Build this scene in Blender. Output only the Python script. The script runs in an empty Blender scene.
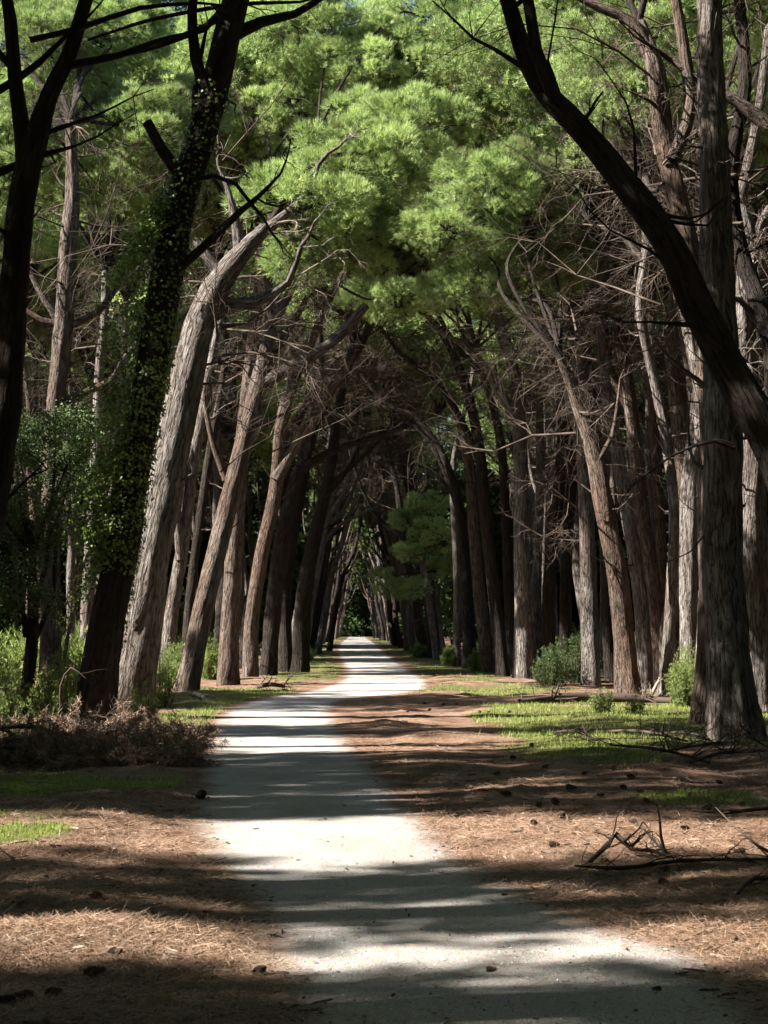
import bpy, math, random
import numpy as np
from mathutils import Vector

rnd = random.Random(7)
rng = np.random.default_rng(11)
SC = bpy.context.scene
COL = SC.collection

# ------------------------------------------------------------------ camera
F_PX, HORIZON, CAM_H = 1800.0, 631.0, 1.5
PITCH = math.atan((HORIZON - 512.0) / F_PX)
cam_data = bpy.data.cameras.new('camera')
cam = bpy.data.objects.new('camera', cam_data)
COL.objects.link(cam)
cam.location = (0, 0, CAM_H)
cam.rotation_euler = (math.pi / 2 + PITCH, 0, 0)
cam_data.sensor_fit = 'VERTICAL'
cam_data.sensor_height = 36.0
cam_data.lens = 36.0 * F_PX / 1024.0
cam_data.clip_end = 3000
cam_data.dof.use_dof = True
cam_data.dof.focus_distance = 19.0
cam_data.dof.aperture_fstop = 9.0
SC.camera = cam

# ------------------------------------------------------------------ light
SUN_EL = math.radians(40)
SUN_AZ = math.radians(-104)            # compass angle from +Y towards +X: left, a touch behind the camera
world = bpy.data.worlds.new('World')
SC.world = world
world.use_nodes = True
wn = world.node_tree.nodes
sky = wn.new('ShaderNodeTexSky')
sky.sky_type = 'NISHITA'
sky.sun_disc = False
sky.sun_elevation = SUN_EL
sky.sun_rotation = SUN_AZ
world.node_tree.links.new(sky.outputs[0], wn['Background'].inputs[0])
wn['Background'].inputs[1].default_value = 0.05
sun_data = bpy.data.lights.new('sun', 'SUN')
sun_data.energy = 5.0
sun_data.angle = math.radians(0.5)
sun_data.color = (1.0, 0.94, 0.86)
sun = bpy.data.objects.new('sun', sun_data)
COL.objects.link(sun)
sdir = Vector((math.sin(SUN_AZ) * math.cos(SUN_EL), math.cos(SUN_AZ) * math.cos(SUN_EL), math.sin(SUN_EL)))
sun.rotation_euler = sdir.to_track_quat('Z', 'Y').to_euler()
SC.view_settings.view_transform = 'Standard'
SC.view_settings.look = 'None'
SC.view_settings.exposure = 2.22
SC.view_settings.gamma = 1.0
SC.render.film_transparent = False
SC.cycles.max_bounces = 5
SC.cycles.diffuse_bounces = 2
SC.cycles.transmission_bounces = 3

# ------------------------------------------------------------------ helpers
def at(x, y, D):
    """point at forward distance D seen along the ray through photo position x, y"""
    v = 512.0 - y
    Yf = F_PX * math.cos(PITCH) - v * math.sin(PITCH)
    Zf = F_PX * math.sin(PITCH) + v * math.cos(PITCH)
    t = D / Yf
    return np.array([(x - 384.0) * t, D, CAM_H + Zf * t])

def dist_of(y):
    v = 512.0 - y
    Yf = F_PX * math.cos(PITCH) - v * math.sin(PITCH)
    Zf = F_PX * math.sin(PITCH) + v * math.cos(PITCH)
    return CAM_H * Yf / -Zf

def on_ground(x, y):
    return at(x, y, dist_of(y))

def hash2(i, j):
    n = (i.astype(np.int64) * 374761393 + j.astype(np.int64) * 668265263) & 0x7fffffff
    n = ((n ^ (n >> 13)) * 1274126177) & 0x7fffffff
    return ((n ^ (n >> 16)) & 0xffff) / 65535.0

def vnoise(x, y):
    xi, yi = np.floor(x), np.floor(y)
    fx, fy = x - xi, y - yi
    fx, fy = fx * fx * (3 - 2 * fx), fy * fy * (3 - 2 * fy)
    a, b = hash2(xi, yi), hash2(xi + 1, yi)
    c, d = hash2(xi, yi + 1), hash2(xi + 1, yi + 1)
    return (a + (b - a) * fx) * (1 - fy) + (c + (d - c) * fx) * fy - 0.5

def fbm(x, y, o=4):
    s, a = 0, 1.0
    for k in range(o):
        s = s + a * vnoise(x * 2 ** k + 17 * k, y * 2 ** k + 5 * k)
        a *= 0.5
    return s

class MB:
    """gathers vertices, triangles and quads, links them as ONE mesh object"""
    def __init__(self):
        self.v, self.f3, self.f4, self.n = [], [], [], 0
        self.m3, self.m4 = [], []
        self.at = []
    def add(self, v, f, mat=0, attr=None):
        v = np.asarray(v, dtype=np.float32).reshape(-1, 3)
        f = np.asarray(f, dtype=np.int32)
        if len(f) == 0: return
        (self.f3 if f.shape[1] == 3 else self.f4).append(f + self.n)
        (self.m3 if f.shape[1] == 3 else self.m4).append(np.full(len(f), mat, dtype=np.int32))
        self.v.append(v)
        self.at.append(np.zeros((len(v), 3), np.float32) if attr is None else np.asarray(attr, np.float32).reshape(-1, 3))
        self.n += len(v)
    def mesh(self, name, mats, smooth=True):
        me = bpy.data.meshes.new(name)
        v = np.concatenate(self.v)
        f3 = np.concatenate(self.f3) if self.f3 else np.zeros((0, 3), np.int32)
        f4 = np.concatenate(self.f4) if self.f4 else np.zeros((0, 4), np.int32)
        m = np.concatenate(self.m3 + self.m4)
        me.vertices.add(len(v)); me.vertices.foreach_set('co', v.ravel())
        me.loops.add(f3.size + f4.size)
        me.loops.foreach_set('vertex_index', np.concatenate([f3.ravel(), f4.ravel()]))
        me.polygons.add(len(f3) + len(f4))
        st = np.concatenate([np.arange(len(f3)) * 3, f3.size + np.arange(len(f4)) * 4]).astype(np.int32)
        me.polygons.foreach_set('loop_start', st)
        me.polygons.foreach_set('material_index', m)
        me.polygons.foreach_set('use_smooth', np.full(len(m), smooth))
        for k in mats: me.materials.append(k)
        a = me.attributes.new('coord', 'FLOAT_VECTOR', 'POINT')
        a.data.foreach_set('vector', np.concatenate(self.at).ravel())
        me.update(calc_edges=True)
        me.validate()
        return me
    def build(self, name, mats, parent=None, smooth=True):
        if not isinstance(mats, (list, tuple)): mats = [mats]
        o = bpy.data.objects.new(name, self.mesh(name, mats, smooth))
        COL.objects.link(o)
        if parent is not None: o.parent = parent
        return o

def tag(o, label=None, cat=None, group=None, kind=None):
    if label: o['label'] = label
    if cat: o['category'] = cat
    if group: o['group'] = group
    if kind: o['kind'] = kind
    return o

def empty(name, loc=(0, 0, 0), rz=0):
    o = bpy.data.objects.new(name, None)
    o.empty_display_size = 0.2
    COL.objects.link(o)
    o.location = loc
    o.rotation_euler = (0, 0, rz)
    return o

def smooth_line(P, R, step):
    """Catmull-Rom through P (n,3), radii R (n)"""
    P = np.asarray(P, float); R = np.asarray(R, float)
    if len(P) == 2:
        n = max(2, int(np.linalg.norm(P[1] - P[0]) / step) + 1)
        t = np.linspace(0, 1, n)[:, None]
        return P[0] + (P[1] - P[0]) * t, (R[0] + (R[1] - R[0]) * t[:, 0])
    Q = np.vstack([2 * P[0] - P[1], P, 2 * P[-1] - P[-2]])
    out, rr = [], []
    for i in range(1, len(Q) - 2):
        n = max(1, int(np.linalg.norm(Q[i + 1] - Q[i]) / step))
        for k in range(n):
            t = k / n
            out.append(0.5 * (2 * Q[i] + (Q[i + 1] - Q[i - 1]) * t + (2 * Q[i - 1] - 5 * Q[i] + 4 * Q[i + 1] - Q[i + 2]) * t * t
                              + (3 * Q[i] - Q[i - 1] - 3 * Q[i + 1] + Q[i + 2]) * t ** 3))
            rr.append(R[i - 1] + (R[i] - R[i - 1]) * t)
    out.append(P[-1]); rr.append(R[-1])
    return np.array(out), np.array(rr)

def tube(mb, P, R, step=0.3, ns=10, rough=0.0, mat=0, seed=0.0, flute=0.0):
    P, R = smooth_line(P, R, step)
    n = len(P)
    T = np.gradient(P, axis=0)
    T /= np.linalg.norm(T, axis=1)[:, None] + 1e-9
    ref = np.array([0.3, 1.0, 0.1]) if abs(T[0][1]) < 0.8 else np.array([1.0, 0.1, 0.2])
    A = np.cross(T, ref); A /= np.linalg.norm(A, axis=1)[:, None] + 1e-9
    B = np.cross(T, A)
    th = np.linspace(0, 2 * np.pi, ns, endpoint=False)
    L = np.concatenate([[0], np.cumsum(np.linalg.norm(np.diff(P, axis=0), axis=1))])
    rad = R[:, None] * np.ones(ns)[None]
    if rough > 0:
        c, s = np.cos(th)[None] * 1.6, np.sin(th)[None] * 1.6
        z = L[:, None] * 1.1
        rad = rad * (1 + rough * (vnoise(c * 2 + seed + z * .7, s * 2 + z) + vnoise(c * 4 + seed + z, s * 4 - z * 2)))
    if flute > 0:
        z = np.exp(-L[:, None] / 0.5)
        rad = rad * (1 + flute * z * (0.55 + 0.6 * np.cos(th[None] * 4 + seed) + .3 * np.cos(th[None] * 7 + 2 * seed)))
    V = P[:, None] + rad[..., None] * (np.cos(th)[None, :, None] * A[:, None] + np.sin(th)[None, :, None] * B[:, None])
    i = np.arange(n - 1)[:, None] * ns; j = np.arange(ns)[None]; j2 = (j + 1) % ns
    F = np.stack([i + j, i + j2, i + ns + j2, i + ns + j], -1).reshape(-1, 4)
    rr = np.maximum(R, 0.02)[:, None]
    at_ = np.stack([np.cos(th)[None] * rr + seed * 3.1, np.sin(th)[None] * rr + seed, (L + seed)[:, None] + 0 * th[None]], -1)
    mb.add(V.reshape(-1, 3), F, mat, at_.reshape(-1, 3))
    # closing tip
    k = (n - 1) * ns
    mb.add(np.vstack([V[-1], P[-1] + T[-1] * R[-1] * 0.3]), [[a, (a + 1) % ns, ns] for a in range(ns)], mat,
           np.vstack([at_[-1], at_[-1][:1]]))

def unit(v):
    return v / (np.linalg.norm(v, axis=-1, keepdims=True) + 1e-9)

def needles(mb, C, N, k=12, ln=0.13, w=0.006, spread=0.9, mat=0, g=None, shade=None):
    """tufts of needle blades: centres C, main directions N"""
    g = g or rng
    n = len(C)
    if n == 0: return
    D = unit(N[:, None] + g.normal(0, spread, (n, k, 3)))
    S = unit(np.cross(D, g.normal(0, 1, (n, k, 3))))
    l = ln * g.uniform(0.65, 1.2, (n, k, 1))
    c = C[:, None] + g.normal(0, ln * 0.15, (n, k, 3))
    V = np.stack([c + S * w, c - S * w, c + D * l], 2).reshape(-1, 3)
    Fc = np.arange(n * k * 3).reshape(-1, 3)
    sh = np.repeat(g.uniform(0, 1, n) if shade is None else shade, k * 3)
    a = np.stack([sh, g.uniform(0, 1, n * k * 3), 0 * sh], -1)
    mb.add(V, Fc, mat, a)

def leaves(mb, C, N, size, mat=0, g=None):
    g = g or rng
    n = len(C)
    if n == 0: return
    S = unit(np.cross(N, g.normal(0, 1, (n, 3))))
    T = unit(np.cross(N, S))
    s = size * g.uniform(0.6, 1.3, (n, 1))
    V = np.stack([C - T * s * .6, C + S * s * .55 - T * s * .1 + N * s * .12, C + T * s * .75, C - S * s * .55 - T * s * .1 + N * s * .12], 1)
    sh = np.repeat(g.uniform(0, 1, n), 4)
    mb.add(V.reshape(-1, 3), np.arange(n * 4).reshape(-1, 4), mat, np.stack([sh, sh, 0 * sh], -1))

# ------------------------------------------------------------------ materials
def new_mat(name):
    m = bpy.data.materials.new(name)
    m.use_nodes = True
    nt = m.node_tree
    b = nt.nodes['Principled BSDF']
    b.inputs['Specular IOR Level'].default_value = 0.2
    return m, nt, b

def nd(nt, kind, **kw):
    n = nt.nodes.new(kind)
    for k, v in kw.items():
        if k in n.inputs: n.inputs[k].default_value = v
        else: setattr(n, k, v)
    return n

def ramp(nt, src, stops):
    r = nt.nodes.new('ShaderNodeValToRGB')
    e = r.color_ramp.elements
    while len(e) < len(stops): e.new(0.5)
    for k, (p, c) in enumerate(stops):
        e[k].position = p; e[k].color = (c[0], c[1], c[2], 1)
    nt.links.new(src, r.inputs[0])
    return r.outputs[0]

def mix(nt, fac, a, b, blend='MIX'):
    m = nt.nodes.new('ShaderNodeMix'); m.data_type = 'RGBA'; m.blend_type = blend
    for i, s in ((0, fac), (6, a), (7, b)):
        if hasattr(s, 'is_output'): nt.links.new(s, m.inputs[i])
        else: m.inputs[i].default_value = s if i == 0 else (*s, 1)
    return m.outputs[2]

def math_(nt, op, a, b=None, clamp=False):
    m = nt.nodes.new('ShaderNodeMath'); m.operation = op; m.use_clamp = clamp
    for i, s in ((0, a), (1, b)):
        if s is None: continue
        if hasattr(s, 'is_output'): nt.links.new(s, m.inputs[i])
        else: m.inputs[i].default_value = s
    return m.outputs[0]

def mapping(nt, src, scale, loc=(0, 0, 0)):
    m = nt.nodes.new('ShaderNodeMapping')
    m.inputs['Scale'].default_value = scale; m.inputs['Location'].default_value = loc
    nt.links.new(src, m.inputs[0])
    return m.outputs[0]

def noise(nt, vec, scale, detail=4, rough=0.6):
    n = nd(nt, 'ShaderNodeTexNoise', Scale=scale, Detail=detail, Roughness=rough)
    nt.links.new(vec, n.inputs['Vector'])
    return n.outputs[0]

def bump(nt, b, h, strength, dist):
    n = nd(nt, 'ShaderNodeBump', Strength=strength, Distance=dist)
    nt.links.new(h, n.inputs['Height'])
    nt.links.new(n.outputs[0], b.inputs['Normal'])

def attr(nt, name='coord'):
    return nd(nt, 'ShaderNodeAttribute', attribute_name=name).outputs['Vector']

def bark(name, pale, brown, dark, redness=0.5):
    m, nt, b = new_mat(name)
    co = attr(nt)
    wob = noise(nt, mapping(nt, co, (3, 3, 2)), 1.0, 3)
    warp = nd(nt, 'ShaderNodeVectorMath', operation='ADD')
    sc = nd(nt, 'ShaderNodeVectorMath', operation='SCALE'); sc.inputs['Scale'].default_value = 0.12
    comb = nt.nodes.new('ShaderNodeCombineXYZ')
    nt.links.new(wob, comb.inputs[0]); nt.links.new(wob, comb.inputs[1])
    nt.links.new(comb.outputs[0], sc.inputs[0])
    nt.links.new(co, warp.inputs[0]); nt.links.new(sc.outputs[0], warp.inputs[1])
    # long vertical furrows that join and split, broken across by short cracks
    r1 = noise(nt, mapping(nt, warp.outputs[0], (15, 15, 1.5)), 1.0, 3, .55)
    ridge = math_(nt, 'ABSOLUTE', math_(nt, 'SUBTRACT', r1, .5))
    v = nd(nt, 'ShaderNodeTexVoronoi', Scale=1.0, feature='DISTANCE_TO_EDGE', Randomness=1.0)
    nt.links.new(mapping(nt, warp.outputs[0], (13, 13, 3.2)), v.inputs['Vector'])
    fr = math_(nt, 'ADD', math_(nt, 'MULTIPLY', ridge, 5.5), math_(nt, 'MULTIPLY', v.outputs['Distance'], 1.1))
    fur = ramp(nt, fr, [(0.06, (0, 0, 0)), (0.26, (.5, .5, .5)), (0.8, (1, 1, 1))])
    fine = noise(nt, mapping(nt, co, (40, 40, 7)), 1.0, 5, .7)
    big = noise(nt, mapping(nt, co, (1.2, 1.2, .45)), 1.0, 3)
    big = ramp(nt, big, [(0.42 - .2 * (redness - .5), (0, 0, 0)), (0.62 - .2 * (redness - .5), (1, 1, 1))])
    c = mix(nt, big, pale, brown)
    c = mix(nt, math_(nt, 'MULTIPLY', fine, 0.8, True), c, [x * .45 for x in brown])
    pc = nd(nt, 'ShaderNodeTexVoronoi', Scale=1.0, feature='F1')
    nt.links.new(mapping(nt, warp.outputs[0], (13, 13, 3.2)), pc.inputs['Vector'])
    sepc = nd(nt, 'ShaderNodeSeparateXYZ'); nt.links.new(pc.outputs['Color'], sepc.inputs[0])
    c = mix(nt, ramp(nt, sepc.outputs[0], [(.15, (0, 0, 0)), (.9, (.65, .65, .65))]), c, [x * .5 for x in brown])
    lich = noise(nt, mapping(nt, co, (7, 7, 4), (3, 1, 7)), 1.0, 5, .75)
    c = mix(nt, ramp(nt, lich, [(.60, (0, 0, 0)), (.72, (.6, .6, .6))]), c, [min(1, x * 1.35) for x in pale])
    c = mix(nt, fur, dark, c)
    nt.links.new(c, b.inputs['Base Color'])
    b.inputs['Roughness'].default_value = 0.9
    h = math_(nt, 'ADD', math_(nt, 'MULTIPLY', fur, 1.0), math_(nt, 'MULTIPLY', fine, 1.0))
    bump(nt, b, h, 1.0, 0.035)
    return m

M = {}
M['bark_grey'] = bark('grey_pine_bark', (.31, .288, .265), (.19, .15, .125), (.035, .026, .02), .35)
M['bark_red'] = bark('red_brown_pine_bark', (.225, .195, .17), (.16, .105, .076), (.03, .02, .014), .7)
M['bark_dark'] = bark('shade_dark_pine_bark', (.058, .049, .042), (.045, .031, .023), (.012, .009, .007), .5)  # bark darkened below its own tone to stand in for deep shade

def twig_mat(name, c1, c2):
    m, nt, b = new_mat(name)
    tc = nd(nt, 'ShaderNodeTexCoord').outputs['Object']
    f = noise(nt, tc, 2.5, 3)
    nt.links.new(mix(nt, ramp(nt, f, [(.4, (0, 0, 0)), (.6, (1, 1, 1))]), c1, c2), b.inputs['Base Color'])
    b.inputs['Roughness'].default_value = 0.9
    return m
M['twig'] = twig_mat('dead_twig_bark', (.10, .078, .062), (.04, .028, .02))
M['twig_pale'] = twig_mat('bleached_twig', (.30, .26, .22), (.18, .14, .11))
M['twig_dark'] = twig_mat('dark_fallen_wood', (.07, .05, .04), (.035, .026, .02))
M['frond'] = twig_mat('dry_brown_frond', (.30, .21, .15), (.16, .11, .08))
M['cone'] = twig_mat('pine_cone_scale', (.085, .055, .035), (.04, .026, .018))

def leaf_mat(name, stops, transl=0.35, rough=0.55, spec=.25):
    m, nt, b = new_mat(name)
    a = nd(nt, 'ShaderNodeSeparateXYZ')
    nt.links.new(attr(nt), a.inputs[0])
    oi = nd(nt, 'ShaderNodeObjectInfo').outputs['Random']
    tc = nd(nt, 'ShaderNodeTexCoord').outputs['Object']
    big = noise(nt, tc, 0.55, 2)
    f = math_(nt, 'ADD', math_(nt, 'MULTIPLY', a.outputs[0], .55), math_(nt, 'MULTIPLY', big, .55))
    f = math_(nt, 'ADD', f, math_(nt, 'MULTIPLY', math_(nt, 'SUBTRACT', oi, .5), .2), True)
    c = ramp(nt, f, stops)
    nt.links.new(c, b.inputs['Base Color'])
    b.inputs['Roughness'].default_value = rough
    b.inputs['Specular IOR Level'].default_value = spec
    t = nd(nt, 'ShaderNodeBsdfTranslucent')
    nt.links.new(mix(nt, 1.0, c, (1.0, 1.05, .65), 'MULTIPLY'), t.inputs[0])
    ms = nd(nt, 'ShaderNodeMixShader'); ms.inputs[0].default_value = transl
    nt.links.new(b.outputs[0], ms.inputs[1]); nt.links.new(t.outputs[0], ms.inputs[2])
    nt.links.new(ms.outputs[0], nt.nodes['Material Output'].inputs[0])
    return m
M['needle'] = leaf_mat('pine_needles', [(.12, (.16, .11, .075)), (.30, (.12, .135, .06)), (.48, (.235, .32, .125)), (.86, (.48, .58, .26))], .38)
M['needle_dark'] = leaf_mat('oak_leaves_and_shaded_heath', [(.1, (.035, .05, .018)), (.6, (.055, .085, .028)), (.95, (.10, .14, .05))], .25)  # dark oak tone; also puts shade into the colour of three heath shrubs
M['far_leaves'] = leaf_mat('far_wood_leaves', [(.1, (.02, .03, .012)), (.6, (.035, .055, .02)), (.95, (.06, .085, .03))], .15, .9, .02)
M['heath'] = leaf_mat('heath_sprigs', [(.1, (.08, .12, .03)), (.5, (.16, .22, .06)), (.95, (.28, .34, .12))], .35)
M['ivy'] = leaf_mat('ivy_leaves', [(.1, (.035, .06, .015)), (.5, (.13, .20, .045)), (.9, (.42, .50, .16))], .3, .4, .4)
M['grass'] = leaf_mat('grass_blades', [(.1, (.14, .15, .05)), (.5, (.23, .29, .07)), (.95, (.42, .45, .16))], .35)
M['litter_needle'] = leaf_mat('fallen_needles', [(.1, (.07, .042, .028)), (.5, (.24, .155, .104)), (.95, (.50, .36, .255))], .1)

# ------------------------------------------------------------------ ground and path
EDGE = [(1045, 296, 800), (1024, 290, 775), (960, 268, 705), (925, 255, 600), (900, 240, 540), (870, 225, 480), (850, 205, 445), (820, 197, 420),
        (790, 200, 392), (760, 205, 365), (740, 207, 345), (722, 218, 334), (711, 230, 331), (704, 243, 333), (700, 256, 340), (697, 272, 356), (694, 294, 396),
        (689, 322, 426), (680, 344, 425), (670, 348, 408), (660, 341, 394), (650, 338, 382), (643, 341, 374), (638, 347, 366), (634.5, 354, 363)]
eD = np.array([dist_of(e[0]) for e in EDGE])
eL = np.array([on_ground(e[1], e[0])[0] for e in EDGE])
eR = np.array([on_ground(e[2], e[0])[0] for e in EDGE])
eD = np.concatenate([[-20, 0], eD]); eL = np.concatenate([[.6, .1], eL]); eR = np.concatenate([[2.9, 2.3], eR])
def smooth_interp(Y, v):
    ks = np.linspace(-1, 1, 9)
    return np.mean([np.interp(Y * (1 + .014 * k), eD, v) for k in ks], axis=0)
def path_edges(Y):
    return smooth_interp(Y, eL), smooth_interp(Y, eR)

def height(X, Y):
    l, r = path_edges(Y)
    d = np.maximum(np.maximum(l - X, X - r), 0)            # metres off the path
    k = np.clip(d / 0.7, 0, 1)
    h = 0.018 * fbm(X * .9, Y * .9, 3) + k * (0.11 * fbm(X * .8 + 40, Y * .55, 4) + 0.035 * np.abs(fbm(X * 3.1, Y * 2.3 + 9, 3)) + .012 * fbm(X * 9, Y * 9, 2))
    h += np.clip((d - 5) / 30, 0, 1) * 0.5 * fbm(X * .06 + 3, Y * .06, 2)
    # berm of raked needles along the left edge
    h += k * 0.055 * np.exp(-((X - l + .9) / .8) ** 2) * np.clip((20 - Y) / 6, 0, 1)
    return h

def px_ellipse(X, Y, cx, cy, rx, ry):
    """soft ellipse on the ground, given where it lies in the photo"""
    c = on_ground(cx, cy); y0, y1 = dist_of(cy + ry), dist_of(cy - ry) if cy - ry > HORIZON + 3 else 900
    yc, yr = (y0 + y1) / 2, (y1 - y0) / 2
    w = rx / F_PX * c[1]
    return 1.0 - np.sqrt(((X - c[0]) / w) ** 2 + ((Y - yc) / yr) ** 2)

def grass_mask(X, Y):
    m = -1 + 0 * X
    for e in ((60, 790, 150, 22), (20, 850, 70, 12), (190, 722, 85, 26), (640, 728, 190, 26), (600, 752, 130, 22), (690, 712, 230, 12), (700, 800, 70, 9), (250, 695, 110, 10),
              (340, 672, 60, 9), (480, 690, 90, 7), (430, 672, 40, 8)):
        m = np.maximum(m, px_ellipse(X, Y, *e))
    l, r = path_edges(Y)
    d = np.maximum(l - X, X - r)
    far = np.clip((Y - 45) / 20, 0, 1) * np.exp(-((d - 1.6) / 1.3) ** 2) * 1.1 - .3
    m = np.maximum(m, far)
    m = m + 0.9 * fbm(X * .8 + 5, Y * .5 + 2, 3)
    return np.clip(m * 2.2, 0, 1) * np.clip(d / .4, 0, 1)

rows = np.concatenate([np.linspace(-12, 4, 20)[:-1], 4 * np.exp(np.arange(0, 880) * 0.0058)])
rows = rows[rows < 620]
gaps = 0.045 * 1.055 ** np.arange(0, 108)
off = np.cumsum(gaps)
l, r = path_edges(rows)
sin_ = np.linspace(0, 1, 33)
PW = 0.30                                                   # the path sheet runs on under the litter at its edges
inner = (l - PW)[:, None] + (r - l + 2 * PW)[:, None] * sin_[None]
left = (l - PW)[:, None] - off[::-1][None]
right = (r + PW)[:, None] + off[None]
def sheet(Xc):
    Yc = np.repeat(rows[:, None], Xc.shape[1], 1)
    Z = height(Xc, Yc)
    n, m_ = Xc.shape
    i = np.arange(n - 1)[:, None] * m_; j = np.arange(m_ - 1)[None]
    F = np.stack([i + j, i + j + 1, i + m_ + j + 1, i + m_ + j], -1).reshape(-1, 4)
    lb, rb = path_edges(Yc)
    d = np.minimum(Xc - lb, rb - Xc)                        # + inside the path
    A = np.stack([d, grass_mask(Xc, Yc), 0 * d], -1)
    return np.stack([Xc, Yc, Z], -1).reshape(-1, 3), F, A.reshape(-1, 3)

def ground_mat():
    m, nt, b = new_mat('ground_litter_and_gravel')
    sp = nd(nt, 'ShaderNodeSeparateXYZ'); nt.links.new(attr(nt), sp.inputs[0])
    tc = nd(nt, 'ShaderNodeTexCoord').outputs['Object']
    # litter: matted brown needles
    n1 = noise(nt, mapping(nt, tc, (1.3, 1.3, 1)), 1.0, 4, .65)
    n2 = noise(nt, mapping(nt, tc, (28, 60, 20)), 1.0, 5, .75)
    n3 = noise(nt, mapping(nt, tc, (95, 40, 20)), 1.0, 3, .7)
    nn = math_(nt, 'ADD', math_(nt, 'MULTIPLY', n2, .5), math_(nt, 'MULTIPLY', n3, .5))
    lit = ramp(nt, nn, [(.30, (.045, .028, .019)), (.46, (.20, .128, .088)), (.62, (.43, .295, .21)), (.8, (.60, .46, .355))])
    lit = mix(nt, ramp(nt, n1, [(.38, (0, 0, 0)), (.62, (1, 1, 1))]), lit, mix(nt, 1.0, lit, (.48, .40, .36), 'MULTIPLY'))
    soil = noise(nt, mapping(nt, tc, (4.5, 3.2, 1)), 1.0, 5, .7)
    lit = mix(nt, ramp(nt, soil, [(.58, (0, 0, 0)), (.66, (.8, .8, .8))]), lit, (.07, .052, .04))
    # soil under grass
    gr = ramp(nt, nn, [(.3, (.045, .045, .018)), (.55, (.13, .125, .05)), (.8, (.26, .24, .11))])
    # gravel
    g1 = noise(nt, tc, 90, 4, .8)
    g2 = noise(nt, tc, 2.2, 4, .6)
    vg = nd(nt, 'ShaderNodeTexVoronoi', Scale=70.0); nt.links.new(tc, vg.inputs['Vector'])
    grav = ramp(nt, g1, [(.25, (.20, .19, .18)), (.5, (.49, .47, .45)), (.75, (.70, .68, .66))])
    grav = mix(nt, .35, grav, mix(nt, 1.0, grav, vg.outputs['Color'], 'MULTIPLY'))
    grav = mix(nt, ramp(nt, g2, [(.35, (0, 0, 0)), (.75, (.7, .7, .7))]), grav, (.38, .33, .28))
    track = noise(nt, mapping(nt, tc, (1.1, .28, 1), (4, 2, 0)), 1.0, 4, .7)
    grav = mix(nt, ramp(nt, track, [(.46, (0, 0, 0)), (.62, (.55, .55, .55))]), grav, (.30, .27, .235))
    # specks of litter on the gravel
    spk = noise(nt, mapping(nt, tc, (22, 30, 10)), 1.0, 5, .8)
    grav = mix(nt, ramp(nt, spk, [(.60, (0, 0, 0)), (.70, (.7, .7, .7))]), grav, (.25, .17, .11))
    # blend
    e1 = noise(nt, tc, 1.6, 5, .75); e2 = noise(nt, tc, 24, 4, .8)
    e = math_(nt, 'ADD', sp.outputs[0], math_(nt, 'MULTIPLY', math_(nt, 'SUBTRACT', e1, .5), .75))
    e = math_(nt, 'ADD', e, math_(nt, 'MULTIPLY', math_(nt, 'SUBTRACT', e2, .5), .8))
    fe = ramp(nt, math_(nt, 'ADD', math_(nt, 'MULTIPLY', e, 1.9), .35, True), [(.25, (0, 0, 0)), (.75, (1, 1, 1))])
    gm = math_(nt, 'ADD', sp.outputs[1], math_(nt, 'MULTIPLY', math_(nt, 'SUBTRACT', e2, .5), .8))
    base = mix(nt, ramp(nt, gm, [(.3, (0, 0, 0)), (.6, (1, 1, 1))]), lit, gr)
    c = mix(nt, fe, base, grav)
    nt.links.new(c, b.inputs['Base Color'])
    b.inputs['Roughness'].default_value = .95
    b.inputs['Specular IOR Level'].default_value = .1
    h = math_(nt, 'ADD', math_(nt, 'MULTIPLY', nn, 1.2), math_(nt, 'MULTIPLY', g1, .35))
    h = math_(nt, 'ADD', h, math_(nt, 'MULTIPLY', spk, .5))
    bump(nt, b, h, .9, .03)
    return m
M['ground'] = ground_mat()
mb = MB()
mb.add(*[x for x in (lambda s: (s[0], s[1], 0, s[2]))(sheet(np.concatenate([left, inner[:, :1]], 1)))])
s2 = sheet(np.concatenate([inner[:, -1:], right], 1)); mb.add(s2[0], s2[1], 0, s2[2])
tag(mb.build('ground', M['ground']), kind='structure')
mb = MB(); s3 = sheet(inner); mb.add(s3[0], s3[1], 0, s3[2])
tag(mb.build('path', M['ground']), kind='structure')

def gz(x, y):
    return float(height(np.array([float(x)]), np.array([float(y)]))[0])

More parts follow.
